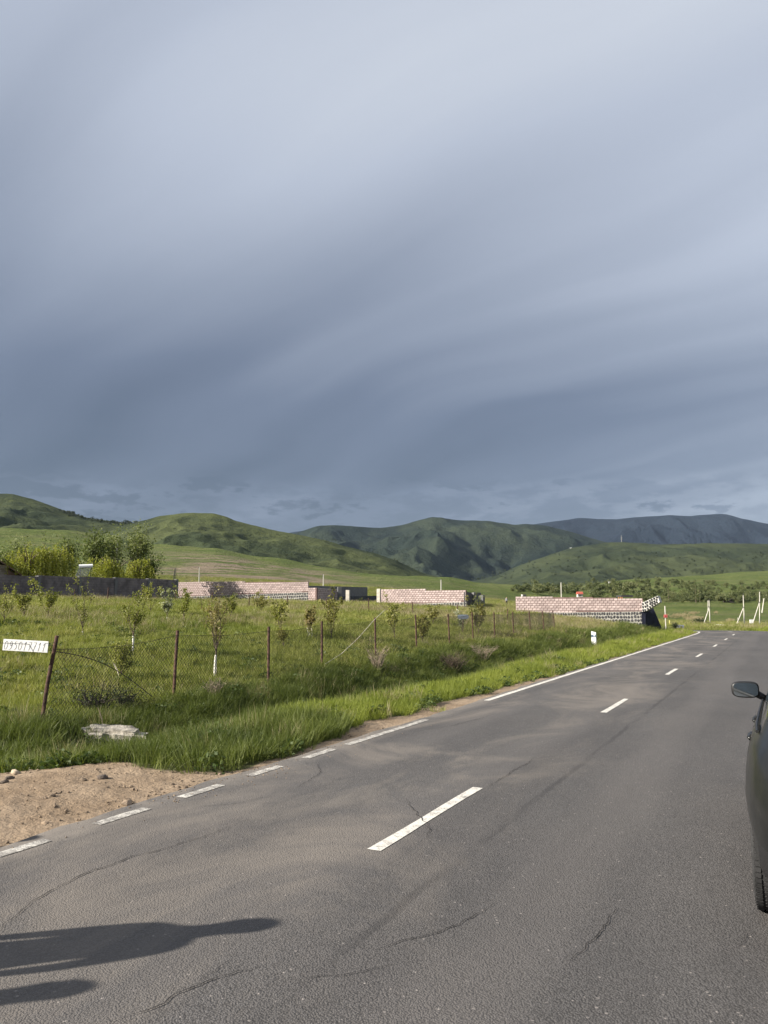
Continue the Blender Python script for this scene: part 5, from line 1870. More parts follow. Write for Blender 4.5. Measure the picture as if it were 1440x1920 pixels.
# ------------------------------------------------------------------ poles
pole_m = pmat("sunlit_concrete_pole", (0.46, 0.44, 0.385), 0.85, .12, 2, .2)
iron = pmat("dark_iron", (0.05, 0.05, 0.05), 0.6, .2, 8, 0)
for (px, top, Y, lab, wd) in ((220.5, 1014, 132, "white pole rising among the dark yard poplars", .10),
                              (374, 1064, 122, "white pole behind the long pink wall, near its shadowed part", .085),
                              (606.5, 1077, 122, "white pole above the shaded grey concrete wall", .085),
                              (827, 1087, 118, "white pole behind the middle pink wall", .09),
                              (1052, 1092, 112, "white pole behind the pink wall by the road", .09)):
    t_ = at(px, top, Y); zb_ = tz(t_.x, Y)
    po = empty("utility_pole", (t_.x, Y, zb_))
    h_ = t_.z - zb_
    MB().tube([(0, 0, -.5), (0, 0, h_)], [wd * 1.15, wd * .8], 8).build("shaft", pole_m, po)
    MB().tube([(-.12, 0, h_ - .1), (-.12, 0, h_ + .12)], .04, 6).build("insulator", iron, po)
    tag(po, lab, "pole", "concrete poles behind the walls")


def braced(px, top, base, strut_px, strut_base, join, Y, lab, thin=None, twin=None):
    b_ = at(px[1], base, Y); t_ = at(px[0], top, Y)
    zb_ = tz(b_.x, Y)
    po = empty("braced_utility_pole", (b_.x, Y, b_.z))
    L0 = Vector(po.location)
    wd = 1.0 / FPX * Y
    MB().tube([b_ - L0 - Vector((0, 0, 1.5)), t_ - L0], [wd * 1.15, wd * .8], 8).build("shaft", pole_m, po)
    j_ = at(px[0] + (px[1] - px[0]) * (join - top) / (base - top), join, Y - .3)
    s_ = at(strut_px, strut_base, Y - .6)
    MB().tube([s_ - L0 - Vector((0, 0, .8)) + (s_ - j_) * 0.05, j_ - L0], [wd * .95, wd * .85], 8).build("strut", pole_m, po)
    MB().box(j_ - L0 + Vector((0, .1, .05)), (wd * 3.2, .5, .10)).build("clamp", iron, po)
    MB().tube([t_ - L0 - Vector((0, 0, .1)), t_ - L0 + Vector((0.05, 0, .35))], .04, 5).build("insulator", iron, po)
    if thin:
        a_ = at(*thin[0], Y - .8); c2 = at(*thin[1], Y - .8)
        MB().tube([a_ - L0 - Vector((0, 0, .4)), c2 - L0], wd * .4, 6).build("thin_post", pole_m, po)
    if twin:
        a_ = at(*twin[0], Y + .5); c2 = at(*twin[1], Y + .5)
        MB().tube([a_ - L0, c2 - L0], wd * .6, 6).build("spare_shaft", pole_m, po)
    tag(po, lab, "pole", "braced poles across the road")
    return po


braced((1329.5, 1331.8), 1126, 1172.5, 1316, 1172, 1138.5, 150, "braced concrete pole standing by the round green bush across the road", twin=((1327.5, 1146), (1327.3, 1126)))
braced((1393.5, 1396), 1116, 1176.5, 1375, 1175.5, 1139, 140, "middle braced concrete pole with a thin extra post", thin=((1385.5, 1177), (1383, 1158)))
braced((1424.3, 1423.6), 1110, 1176.5, 1406, 1176.5, 1129.5, 135, "tallest braced concrete pole at the right edge, wrapped near its top")
a_, b_ = at(1428.5, 1143, 240), at(1432.5, 1122, 240)
o = MB().tube([a_ - Vector((0, 0, 1)), b_], [.20, .15], 8).build("leaning_pole", pole_m)
tag(o, "leaning pale pole alone in the far green field", "pole")
# box panel by the right pole
pb_ = empty("white_meter_panel", at(1410, 1176, 145))
ww_ = 145 / FPX
MB().box((0, 0, 10.5 * ww_), (7.5 * ww_, .12, 7 * ww_)).build("panel", board_m, pb_, bevel=.02)
MB().tube([(0, .08, -.5), (0, .08, 9 * ww_)], .06, 6).build("post", pole_m, pb_)
tag(pb_, "small white square panel behind the tallest braced pole's strut", "panel")

# things by the bend
cw = pmat("whitewashed_concrete", (0.72, 0.70, 0.66), 0.85, .1, 3, .2)
a_, b_ = at(1341, 1173, 110), at(1359.5, 1174, 108)
o = MB().tube([a_, b_], 0.20, 10).build("concrete_pipe", cw)
tag(o, "white concrete pipe lying on the grass beyond the road bend", "pipe")
Yk = 73
o = empty("low_white_barrier", at(1275, 1176, Yk))
wv_ = Yk / FPX
MB().box((0, 0, 3.1 * wv_), (14 * wv_, .22, 2.0 * wv_)).build("beam", cw, o, bevel=.02)
for q in (-5.2, -1.2, 5.0):
    MB().box((q * wv_, 0, .6 * wv_), (2.0 * wv_, .2, 3.2 * wv_)).build("leg", cw, o)
tag(o, "low white concrete barrier with legs by the bend", "barrier")
rs2 = empty("red_sign", at(1249, 1178, 76))
wv_ = 76 / FPX
MB().box((0, 0, 22.5 * wv_), (6.6 * wv_, .04, 5.6 * wv_)).build("panel", pmat("faded_red_sheet", (0.55, 0.13, 0.12), 0.6, .12, 4, 0), rs2)
MB().box((0, -.026, 22.2 * wv_), (3.0 * wv_, .01, 2.0 * wv_)).build("dark_red_print", pmat("deep_red_print", (0.38, 0.05, 0.06), 0.6, .12, 4, 0), rs2)
MB().tube([(0, .06, -.4), (0.0, .06, 41 * wv_)], .055, 7).build("post", pole_m, rs2)
tag(rs2, "small red sign on a white post beside the dark buttresses", "sign")
o = MB().tube([at(1255.5, 1170, 80) - Vector((0, 0, .5)), at(1255.3, 1163, 80)], .05, 6).build("yellow_marker", pmat("yellow_paint", (.55, .5, .16), .7, .1, 4, 0))
tag(o, "short yellowish marker post right of the red sign", "marker post")
p = at(1266, 1174, 70)
plant_bush("dark_bush", "dark bush at the foot of the buttresses by the bend", (p.x, p.y, p.z - .2), bush_meshes(81, 0.75, 0.62, 500, .08, L_scrub, 14))
p = at(1309, 1172, 152)
plant_bush("round_bush", "round green bush behind the nearest braced pole", (p.x, p.y, p.z - .2), bush_meshes(82, 2.9, 1.7, 1100, .22, L_scrub, 20))
p = at(1328, 1173, 154)
plant_bush("low_bush", "low dark bush joining the round one by the braced pole", (p.x, p.y, p.z - .2), bush_meshes(83, 2.2, 0.9, 600, .2, L_scrub, 14))

# yard things behind the grey wall
p = at(160, 1100, 71)
wh_ = empty("solar_water_heater", (p.x, p.y, tz(p.x, p.y)))
L0 = Vector(wh_.location)
tank_m = pmat("white_tank_shell", (0.80, 0.80, 0.80), 0.35, .04, 4, 0)
a_, b_ = at(148, 1062, 71), at(174, 1061, 71.4)
MB().tube([a_ - L0, b_ - L0], .17, 14).build("tank", tank_m, wh_, smooth=False)
c_ = (a_ + b_) / 2 - L0
dxx = (b_ - a_).length / 2
panel_m = pmat("glass_tube_panel", (0.10, 0.11, 0.13), 0.25, .2, 5, 0)
for q in np.linspace(-.85, .85, 9):
    MB().tube([c_ + Vector((q * dxx, -.05, -.1)), c_ + Vector((q * dxx, -0.95, -.95))], .03, 6).build("tube", panel_m, wh_)
for q in (-.8, .8):
    MB().tube([c_ + Vector((q * dxx, 0, -.1)), c_ + Vector((q * dxx, .1, -c_.z - .2))], .03, 6).build("leg", iron, wh_)
    MB().tube([c_ + Vector((q * dxx, -0.95, -.98)), c_ + Vector((q * dxx, -.9, -c_.z - .2))], .03, 6).build("leg", iron, wh_)
tag(wh_, "solar water heater with white tank between the yard's willows", "water heater")
hs_ = empty("brown_roofed_house", (*xy(-60, 72), tz(*xy(-60, 72))), 0.50)
wall_c = pmat("house_render", (0.36, 0.31, 0.26), .9, .1, 2, .2)
roof_b = pmat("brown_sheet_roof", (0.11, 0.065, 0.045), .6, .2, 3, .2)
L0 = Vector(hs_.location)
MB().box((0, 2.5, 1.5), (6.0, 7, 3.4)).build("wall", wall_c, hs_)
zr0 = zrow(0, 1079, 72) - L0.z; zr1 = zrow(0, 1045, 72) - L0.z
xr = at(11, 1070, 70).x - L0.x
rf_ = MB()
rf_.prism([Vector((xr, -1.5, zr0)), Vector((xr, 6.5, zr0)), Vector((0.0, 6.5, zr1 + 1.2)), Vector((0.0, -1.5, zr1 + 1.2))], Vector((0, 0, .12)))
rf_.prism([Vector((-xr, -1.5, zr0)), Vector((-xr, 6.5, zr0)), Vector((0.0, 6.5, zr1 + 1.2)), Vector((0.0, -1.5, zr1 + 1.2))], Vector((0, 0, .12)))
rf_.build("roof", roof_b, hs_)
MB().prism([Vector((xr - .3, -1.0, zr0)), Vector((-xr + .3, -1.0, zr0)), Vector((0, -1.0, zr1 + 1.1))], Vector((0, .15, 0))).build("gable", roof_b, hs_)
MB().box((1.2, -1.04, 1.6), (1.0, .1, 1.2)).build("window", iron, hs_)
tag(hs_, "brown-roofed house corner at the left edge behind the grey wall", "house")
fr = empty("metal_frame", (*xy(326, 76), tz(*xy(326, 76))))
L0 = Vector(fr.location)
m_ = MB()
for (p0, p1) in (((320, 1086), (328, 1066)), ((326, 1086), (328, 1066)), ((330, 1086), (330, 1063))):
    a_, b_ = at(*p0, 76) - L0, at(*p1, 76) - L0
    m_.tube([a_ - Vector((0, 0, 2.3)), b_], .028, 5)
for q in (1072, 1079):
    m_.tube([at(322, q, 76) - L0, at(330, q, 76) - L0], .018, 5)
m_.build("bars", iron, fr)
tag(fr, "thin dark metal frame at the right end of the grey wall", "frame")

# ------------------------------------------------------------------ far country: tree belt, village, scrub
def far_tree_mesh(seed, W, H, n, ls, tall=False):
    r = np.random.default_rng(seed)
    k = 7 if not tall else 6
    cc = []
    for q in range(k):
        if tall:
            cc.append((r.normal(0, W * .12), r.normal(0, W * .12), H * (0.18 + 0.72 * q / (k - 1)), W * (0.42 - 0.26 * q / (k - 1))))
        else:
            cc.append((r.normal(0, W * .22), r.normal(0, W * .22), H * r.uniform(.35, .8), W * r.uniform(.2, .34)))
    pts = []
    for q in range(n):
        c_ = cc[r.integers(0, k)]
        d = r.normal(0, 1, 3); d /= np.linalg.norm(d)
        rad = c_[3] * r.uniform(0.55, 1.05)
        pts.append((c_[0] + d[0] * rad, c_[1] + d[1] * rad, max(0.1, c_[2] + d[2] * rad * (1.6 if tall else .85))))
    return leaf_quads(np.array(pts), ls, r, 1.3)


def far_tree_src(seed, W, H, n, ls, mat):
    V, F = far_tree_mesh(seed, W, H, n, ls)
    return src("far_tree_%d" % seed, mesh_np("far_tree", V, F, [mat]))


src_far = [far_tree_src(600 + k, 6.0, 6.5, 260, 0.85, L_far) for k in range(6)]
rf2 = np.random.default_rng(5)
cols, rows_, scs = [], [], []
for (ca_2, cb_, ra, rb, n_, s0, s1) in ((1195, 1480, 1121, 1130, 95, .25, 0.9), (1100, 1300, 1092, 1127, 130, .25, 1.0), (1000, 1130, 1100, 1116, 60, .3, 0.9),
                                      (960, 1080, 1103, 1112, 60, .4, .8), (1290, 1480, 1095, 1122, 90, .25, .7), (1180, 1460, 1126, 1131, 60, .3, .6)):
    cols.append(rf2.uniform(ca_2, cb_, n_)); rows_.append(rf2.uniform(ra, rb, n_)); scs.append(rf2.uniform(s0, s1, n_))
cols, rows_, scs = map(np.concatenate, (cols, rows_, scs))
pts = np.array([tuple(gp(c_, r_, 150, 1100)) for c_, r_ in zip(cols, rows_)])
ok = (pts[:, 1] > 230) & (pts[:, 1] < 1000)
pts, scs = pts[ok], scs[ok]
n_ = len(pts)
pts[:, 2] -= 0.4
rot = np.stack([np.zeros(n_), np.zeros(n_), rf2.uniform(0, 6.28, n_)], 1)
scatter("tree_belt", pts, rot, np.stack([scs, scs, scs * rf2.uniform(.8, 1.3, n_)], 1), rf2.integers(0, 6, n_), src_far, "belt of mixed trees and bushes below the right-hand hill")


def hill_point(V, px, py, front_rows=0.72):
    X, Y, Z = V[..., 0], V[..., 1], V[..., 2]
    k = int(V.shape[0] * front_rows)
    X, Y, Z = X[:k], Y[:k], Z[:k]
    b_ = (Z - CAM_H) * CT - Y * ST
    dep = Y * CT + (Z - CAM_H) * ST
    u_ = 720 + FPX * X / dep; v_ = 960 - FPX * b_ / dep
    i_ = np.argmin((u_ - px) ** 2 + (v_ - py) ** 2)
    return Vector((X.flat[i_], Y.flat[i_], Z.flat[i_]))


# scrub trees along the crest of the left hill and in the gullies of the others
sp_, ssc = [], []
for q in range(150):
    px = rf2.uniform(118, 262); t_ = (px - 110) / 150
    p = hill_point(V_left, px, np.interp(px, [110, 160, 200, 260], [955, 972, 978, 982]) + abs(rf2.normal(0, 2.5)), .74)
    sp_.append(tuple(p + Vector((rf2.normal(0, 6), rf2.normal(0, 10), -1.0)))); ssc.append(rf2.uniform(.5, 1.1))
for q in range(90):
    p = hill_point(V_left, rf2.uniform(120, 300), rf2.uniform(975, 1010), .7)
    sp_.append(tuple(p + Vector((rf2.normal(0, 12), rf2.normal(0, 12), -1.0)))); ssc.append(rf2.uniform(.25, .6))
for q in range(160):
    p = hill_point(V_dome, rf2.uniform(300, 780), rf2.uniform(985, 1072), .7)
    sp_.append(tuple(p + Vector((rf2.normal(0, 9), rf2.normal(0, 9), -1.0)))); ssc.append(rf2.uniform(.15, .45))
for q in range(420):
    p = hill_point(V_right, rf2.uniform(900, 1460), rf2.uniform(1035, 1085), .7)
    sp_.append(tuple(p + Vector((rf2.normal(0, 25), rf2.normal(0, 25), -1.5)))); ssc.append(rf2.uniform(.4, 1.1))
n_ = len(sp_); ssc = np.array(ssc)
src_scrub = [far_tree_src(640 + k, 6.0, 5.0, 120, 1.3, L_scrub) for k in range(4)]
scatter("hill_scrub", np.array(sp_), np.stack([np.zeros(n_), np.zeros(n_), rf2.uniform(0, 6.28, n_)], 1), np.stack([ssc, ssc, ssc], 1), rf2.integers(0, 4, n_), src_scrub, "dark scrub dotted over the hillsides and crests")

# poplars one can tell apart
L_pale = leafmat("pale_poplar_leaves", [(0.075, 0.095, 0.036), (0.110, 0.130, 0.050), (0.145, 0.160, 0.070)], .25, .1, .8)
for k, (px, tp_, bt, wpx, lab) in enumerate(((1254, 1086, 1128, 9, "broad pale poplar column above the dark buttresses"), (1305, 1084, 1130, 5, "tallest slim pale poplar right of the buttresses"),
                                            (1312.5, 1096, 1129, 4, "shorter slim poplar just right of the tallest one"), (1216, 1098, 1126, 6, "pale poplar above the right end of the near pink wall"),
                                            (1040, 1098, 1114, 3, "thin poplar left of the white pole behind the near wall"), (1062, 1098, 1113, 3, "thin poplar right of the white pole behind the near wall"))):
    g = gp(px, bt if px > 1100 else 1114, 200, 900)
    Hh = (bt - tp_) / FPX * g.y; Ww = wpx / FPX * g.y
    V, F = far_tree_mesh(700 + k, Ww, Hh, 420, max(.35, Ww * .16), True)
    tk = MB().tube([(0, 0, -.5), (0, 0, Hh * .7)], [Hh * .012 + .08, .05], 6).build("trunk", bark)
    o = empty("poplar_tree", g)
    tk.parent = o
    link("crown", mesh_np("crown", V, F, [L_pale]), o)
    tag(o, lab, "tree", "slender poplars in the valley")

# houses
wall_w = pmat("white_house_wall", (0.62, 0.60, 0.56), .9, .1, .5, 0)
roof_r = pmat("red_metal_roof", (0.42, 0.10, 0.07), .6, .15, .8, 0)
roof_g = pmat("pale_sheet_roof", (0.42, 0.42, 0.42), .7, .1, .8, 0)
dark_pane = pmat("dark_window_glass", (0.03, 0.035, 0.04), .2, .1, 1, 0)


def house(label, p, w_, d_, h_, roof_m, wall_m=None, rz=0.0, group=None, roofh=.35):
    o = empty("house", p, rz)
    MB().box((0, 0, h_ / 2 - .5), (w_, d_, h_ + 1.0)).build("wall", wall_m or wall_w, o)
    rh = h_ * roofh
    ov = .3
    mb = MB().prism([Vector((-w_ / 2 - ov, -d_ / 2 - ov, h_)), Vector((-w_ / 2 - ov, d_ / 2 + ov, h_)), Vector((-w_ / 2 - ov, 0, h_ + rh))], Vector((w_ + 2 * ov, 0, 0)))
    mb.build("roof", roof_m, o)
    for q in (-.3, .05, .3):
        MB().box((q * w_, -d_ / 2 - .03, h_ * .52), (w_ * .13, .08, h_ * .34)).build("window", dark_pane, o)
    MB().box((-.12 * w_, -d_ / 2 - .03, h_ * .36), (w_ * .09, .09, h_ * .7)).build("door", dark_pane, o)
    tag(o, label, "house", group)
    return o


g = gp(1087, 1119, 150, 900)
house("red-roofed house showing above the near pink wall", g, 9.5 / FPX * g.y, 6 / FPX * g.y, 5.0 / FPX * g.y, roof_r, None, .1, None, .9)
for k, (px, py, wpx) in enumerate(((1035, 1101, 4), (1042, 1100, 3), (1049, 1099, 4), (1056, 1097, 5), (1066, 1096.5, 4), (1073, 1097, 5), (1078, 1098, 3))):
    g = hill_point(V_right, px, py + 1.0)
    g2_ = gp(px, py + 3, 200, 1100)
    g = g2_ if g2_.y < 1000 else g
    house("tiny white village house in the row above the near pink wall", g, wpx / FPX * g.y, 3 / FPX * g.y, 2.4 / FPX * g.y, roof_g, None, rf2.uniform(-.4, .4), "white village houses in the valley")
g = gp(1146, 1094, 200, 1100)
house("long low white building on the skyline of the near right hill", g, 9.5 / FPX * g.y, 3 / FPX * g.y, 2.2 / FPX * g.y, roof_g, None, .15)
for k, (px, py, wpx) in enumerate(((1062, 1031, 2.5), (1070, 1029, 3.5), (1077, 1030, 4), (1084, 1030, 3), (1090, 1032, 2.5))):
    g = hill_point(V_mid, px, py)
    house("tiny house of the hamlet high on the dark mountain slope", g, wpx / FPX * g.y, 2 / FPX * g.y, 1.8 / FPX * g.y, roof_g, None, rf2.uniform(-.4, .4), "hamlet high on the slope")
g = gp(1366, 1129, 150, 900)
house("long dark barn beyond the green field at right", g, 18 / FPX * g.y, 5 / FPX * g.y, 5 / FPX * g.y, pmat("dark_barn_roof", (.06, .045, .045), .8, .2, .5, 0), pmat("dark_barn_wall", (.07, .055, .055), .9, .2, .5, 0), 0.0, None, .35)
g = hill_point(V_right, 1166, 1016.5, .74)
ma = empty("radio_mast", g)
ks = g.y / FPX
MB().tube([(0, 0, -2), (0, 0, 13 * ks)], [.55, .3], 6).build("mast", pole_m, ma)
for q in (6, 9):
    MB().box((0, 0, q * ks), (3.2 * ks, .5, .5)).build("crossbar", pole_m, ma)
tag(ma, "thin radio mast on top of the broad right-hand hill", "mast")

src_reed = [src("reed_tuft_%d" % k, tuft_mesh("reed_tuft", 450 + k, 40, 0.22, 0.40, 0.020, 0.5, G_dry)) for k in range(4)]
# dry reed heaps in the field beyond the bend
rx = []
for (px, py, n_, sx, sy) in ((1300, 1160, 110, 13, 2.2), (1300, 1150, 40, 7, 1.5), (1272, 1155, 50, 12, 2.5), (1343, 1149, 8, 2, .8), (1370, 1164, 16, 4, 1.2)):
    for q in range(n_):
        rx.append(tuple(gp(px + rf2.normal(0, sx * .6), py + rf2.normal(0, sy * .6), 100, 400)))
rx = np.array(rx); n_ = len(rx)
sc_ = rf2.uniform(1.5, 2.6, n_)
scatter("dry_reeds", rx, np.stack([rf2.normal(0, .2, n_), rf2.normal(0, .2, n_), rf2.uniform(0, 6.28, n_)], 1), np.stack([sc_, sc_, sc_ * .75], 1), rf2.integers(0, 4, n_), src_reed, "pale dry reeds heaped in the field beyond the bend")

# shed roof, box and loose blocks over the near pink wall
Ys = 72.0
sh_ = empty("dark_shed", (at(1171, 1150, Ys).x, Ys, tz(at(1171, 1150, Ys).x, Ys)))
L0 = Vector(sh_.location)
c_ = at(1171, 1118, Ys) - L0
MB().box(c_, (22 / FPX * Ys, 1.6, 3.6 / FPX * Ys)).build("roof", iron, sh_)
MB().box((c_.x, c_.y + .3, (c_.z - .1) / 2 - .2), (19 / FPX * Ys, 1.0, c_.z - .1)).build("wall", wall_c, sh_)
org = pmat("orange_plastic", (.55, .22, .10), .6, .15, 3, 0)
for q in (1160, 1163.5, 1166.5):
    a_ = at(q, 1121.5, Ys - .9) - L0
    MB().box(a_, (1.2 / FPX * Ys, .05, 4 / FPX * Ys)).build("orange_slat", org, sh_)
tag(sh_, "dark flat shed roof showing above the right end of the near pink wall", "shed")
bx2 = empty("black_box", at(982.5, 1118.3, 65.9))
wv_ = 65.9 / FPX
MB().box((1.2 * wv_, .1, 1.9 * wv_), (6 * wv_, .22, 3.6 * wv_)).build("body", iron, bx2)
MB().box((-3.2 * wv_, .1, 1.9 * wv_), (2.4 * wv_, .22, 3.6 * wv_)).build("white_end", cw, bx2)
tag(bx2, "small black and white box on top of the near pink wall's left end", "box")

# ------------------------------------------------------------------ people
def person(name, label, base, facing, H, shirt, trousers, arm=0.0, hair_m=None):
    """one continuous skinned figure, height H, looking along facing (radians, 0 = +Y)"""
    k = H / 1.75
    J = {}
    V_, E_, Rr = [], [], []

    def j(nm, p, r, par=None):
        J[nm] = len(V_); V_.append(Vector(p) * k); Rr.append(r * k)
        if par is not None: E_.append((J[par], J[nm]))
    j('pelvis', (0, 0, .96), .145)
    j('waist', (0, 0, 1.10), .145, 'pelvis')
    j('chest', (0, 0.0, 1.30), .170, 'waist')
    j('upper', (0, -.01, 1.41), .115, 'chest')
    j('neck', (0, -.005, 1.50), .066, 'upper')
    j('jaw', (0, .014, 1.575), .080, 'neck')
    j('skull', (0, .004, 1.650), .108, 'jaw')
    j('crown', (0, -.01, 1.715), .060, 'skull')
    j('nose', (0, .098, 1.625), .014, 'skull')
    for s_, n_ in ((-1, 'l'), (1, 'r')):
        j(n_ + 'ear', (s_ * .095, -.005, 1.63), .014, 'skull')
        j(n_ + 'sho', (s_ * .170, -.01, 1.395), .062, 'upper')
        ax = .21 + arm * .08
        j(n_ + 'elb', (s_ * ax, -.02, 1.14), .045, n_ + 'sho')
        j(n_ + 'wri', (s_ * (ax + .01), .06 + arm * .08, .90), .030, n_ + 'elb')
        j(n_ + 'palm', (s_ * (ax + .01), .08 + arm * .09, .83), .034, n_ + 'wri')
        for f_ in range(4):
            oy = (f_ - 1.5) * .019
            ln = (.070, .080, .076, .060)[f_]
            b0 = (s_ * (ax + .006), .085 + arm * .09 + oy, .795)
            j('%sf%d' % (n_, f_), b0, .011, n_ + 'palm')
            j('%sg%d' % (n_, f_), (b0[0] - s_ * .006, b0[1] + .006, .795 - ln * .55), .0095, '%sf%d' % (n_, f_))
            j('%sh%d' % (n_, f_), (b0[0] - s_ * .020, b0[1] + .010, .795 - ln), .008, '%sg%d' % (n_, f_))
        j(n_ + 'th0', (s_ * (ax - .012), .115 + arm * .09, .845), .012, n_ + 'palm')
        j(n_ + 'th1', (s_ * (ax - .022), .140 + arm * .09, .805), .010, n_ + 'th0')
        j(n_ + 'hip', (s_ * .095, 0, .89), .100, 'pelvis')
        j(n_ + 'kne', (s_ * .11, .02, .50), .062, n_ + 'hip')
        j(n_ + 'cal', (s_ * .112, -.01, .36), .058, n_ + 'kne')
        j(n_ + 'ank', (s_ * .115, -.02, .09), .042, n_ + 'cal')
        j(n_ + 'heel', (s_ * .118, -.04, .045), .040, n_ + 'ank')
        j(n_ + 'toe', (s_ * .135, .16, .035), .032, n_ + 'ank')
    me = bpy.data.meshes.new(name + "_skeleton")
    me.from_pydata([tuple(v) for v in V_], E_, [])
    ob = bpy.data.objects.new("tmp_skeleton", me); C.objects.link(ob)
    md = ob.modifiers.new("skin", 'SKIN'); md.use_smooth_shade = True
    if not me.skin_vertices:
        bpy.context.view_layer.objects.active = ob
    sk = me.skin_vertices[0].data if me.skin_vertices else None
    if sk is None:
        bm = bmesh.new(); bm.from_mesh(me); bm.verts.layers.skin.verify(); bm.to_mesh(me); bm.free()
        sk = me.skin_vertices[0].data
    for i_, r_ in enumerate(Rr):
        sk[i_].radius = (r_, r_)
    # torso is wider than deep
    for nm in ('pelvis', 'waist', 'chest', 'upper'):
        r_ = Rr[J[nm]]
        sk[J[nm]].radius = (r_ * 1.08, r_ * 0.80)
    for i_ in range(len(V_)):
        sk[i_].use_root = (i_ == 0)
    sb = ob.modifiers.new("sub", 'SUBSURF'); sb.levels = 2; sb.render_levels = 2
    dg = bpy.context.evaluated_depsgraph_get()
    m2 = bpy.data.meshes.new_from_object(ob.evaluated_get(dg))
    bpy.data.objects.remove(ob)
    mi = []
    for p in m2.polygons:
        c_ = p.center / k
        if c_.z < .085: mi.append(3)
        elif c_.z < .97 and abs(c_.x) < .205: mi.append(1)
        elif c_.z < 1.475 and c_.z > .91: mi.append(2)
        elif c_.z > 1.665 or (c_.z > 1.56 and c_.y < -.02): mi.append(4)
        else: mi.append(0)
    m2.materials.clear()
    for m_ in (MATS["skin_tone"], trousers, shirt, MATS["dark_shoe"], hair_m or MATS["dark_hair"]):
        m2.materials.append(m_)
    m2.polygons.foreach_set("material_index", np.array(mi, np.int32))
    m2.polygons.foreach_set("use_smooth", np.ones(len(m2.polygons), bool))
    o = empty(name, base, -facing)
    link("body", m2, o)
    for s_ in (-1, 1):
        MB().box((s_ * .035 * k, .092 * k, 1.648 * k), (.026 * k, .012 * k, .011 * k)).build("eye", MATS["dark_shoe"], o)
    MB().box((0, .084 * k, 1.582 * k), (.05 * k, .012 * k, .009 * k)).build("mouth", MATS["lip_tone"], o)
    tag(o, label, "person")
    return o


pmat("skin_tone", (0.42, 0.26, 0.19), .6, .06, 6, .05)
pmat("lip_tone", (0.30, 0.13, 0.11), .6, .06, 6, 0)
pmat("dark_shoe", (0.025, 0.024, 0.024), .6, .1, 6, 0)
pmat("dark_hair", (0.03, 0.024, 0.02), .7, .2, 30, .3)
jacket = pmat("dark_blue_jacket", (.05, .06, .09), .85, .15, 8, .3)
grey_shirt = pmat("grey_shirt", (.25, .25, .26), .85, .15, 8, .3)
white_shirt = pmat("white_shirt", (.62, .62, .60), .85, .1, 8, .3)
jeans = pmat("dark_jeans", (.035, .042, .065), .9, .15, 12, .3)
black_tr = pmat("black_trousers", (.018, .018, .020), .9, .15, 12, .3)
cot = 1.0 / math.tan(SUN_EL)


def shadow_base(px, py, H):
    t_ = flat(px, py)
    sh2 = SHADOW.normalized()
    return (t_.x - sh2.x * H * .99 * cot, t_.y - sh2.y * H * .99 * cot)


for (px, py, H, lab, sm, tm, arm, fc) in ((533, 1727, 1.78, "person in dark jacket and jeans standing left of the frame, casting the longest shadow", jacket, jeans, .12, 1.0),
                                          (243, 1838, 1.72, "person in grey shirt standing nearest the camera beyond the left edge", grey_shirt, black_tr, .1, .6),
                                          (118, 1566, 1.70, "person in white shirt standing on the dirt beyond the left edge", white_shirt, jeans, .1, 1.6)):
    b0 = shadow_base(px, py, H)
    v0 = road_coords(np.array([b0[0]]), np.array([b0[1]]))[0][0]
    z0 = 0.0 if abs(v0) < HALF + .1 else tz(*b0)
    person("person", lab, (b0[0], b0[1], z0), fc, H, sm, tm, arm)
_p = at(950, 1138, 150)
g = Vector((_p.x, 150.0, tz(_p.x, 150.0)))
person("person", "small far figure in grey shirt and black trousers between the pink walls", g, 3.3, 1.62, grey_shirt, black_tr, .1)

# ------------------------------------------------------------------ parked car
def car_paint():
    m = bpy.data.materials.new("charcoal_car_paint")
    m.use_nodes = True
    t = NT(m.node_tree)
    tc = t.n('ShaderNodeTexCoord').outputs['Object']
    nz = t.noise(tc, 3.0, 5.0, .7)
    fl_ = t.noise(tc, 420.0, 2.0, .5)
    col = t.mix(t.m('MULTIPLY', t.ss(.4, .75, nz), .5), (0.010, 0.011, 0.011), (0.024, 0.023, 0.022))
    col = t.mix(t.m('MULTIPLY', t.ss(.55, .75, fl_), .25), col, (.035, .037, .037))
    p = t.n('ShaderNodeBsdfPrincipled', {'Base Color': col, 'Roughness': t.m('ADD', .22, t.m('MULTIPLY', nz, .16)), 'Metallic': 0.0, 'Coat Weight': .10, 'Coat Roughness': .05, 'Specular IOR Level': .28})
    t.n('ShaderNodeOutputMaterial', {'Surface': p.outputs[0]})
    return m


paint_c = car_paint()
rubber = pmat("tyre_rubber", (.028, .028, .029), .85, .25, 20, .3)
black_pl = pmat("black_trim", (.015, .015, .016), .45, .1, 10, 0)
chrome = pmat("chrome_trim", (.55, .55, .55), .2, .05, 10, 0, metal=1.0)
alloy = pmat("alloy_rim", (.42, .42, .43), .35, .08, 10, 0, metal=.9)
lamp_r = pmat("red_lamp_lens", (.12, .008, .008), .25, .05, 10, 0)
lamp_w = pmat("clear_lamp_lens", (.6, .62, .65), .1, .05, 10, 0)
gm = bpy.data.materials.new("tinted_car_glass"); gm.use_nodes = True
gt = NT(gm.node_tree)
gt.n('ShaderNodeOutputMaterial', {'Surface': gt.n('ShaderNodeBsdfPrincipled', {'Base Color': (.012, .016, .018, 1), 'Roughness': .04, 'Specular IOR Level': .6}).outputs[0]})
mir = bpy.data.materials.new("mirror_glass"); mir.use_nodes = True
mt_ = NT(mir.node_tree)
mt_.n('ShaderNodeOutputMaterial', {'Surface': mt_.n('ShaderNodeBsdfPrincipled', {'Base Color': (.62, .66, .68, 1), 'Roughness': .06, 'Metallic': 1.0}).outputs[0]})

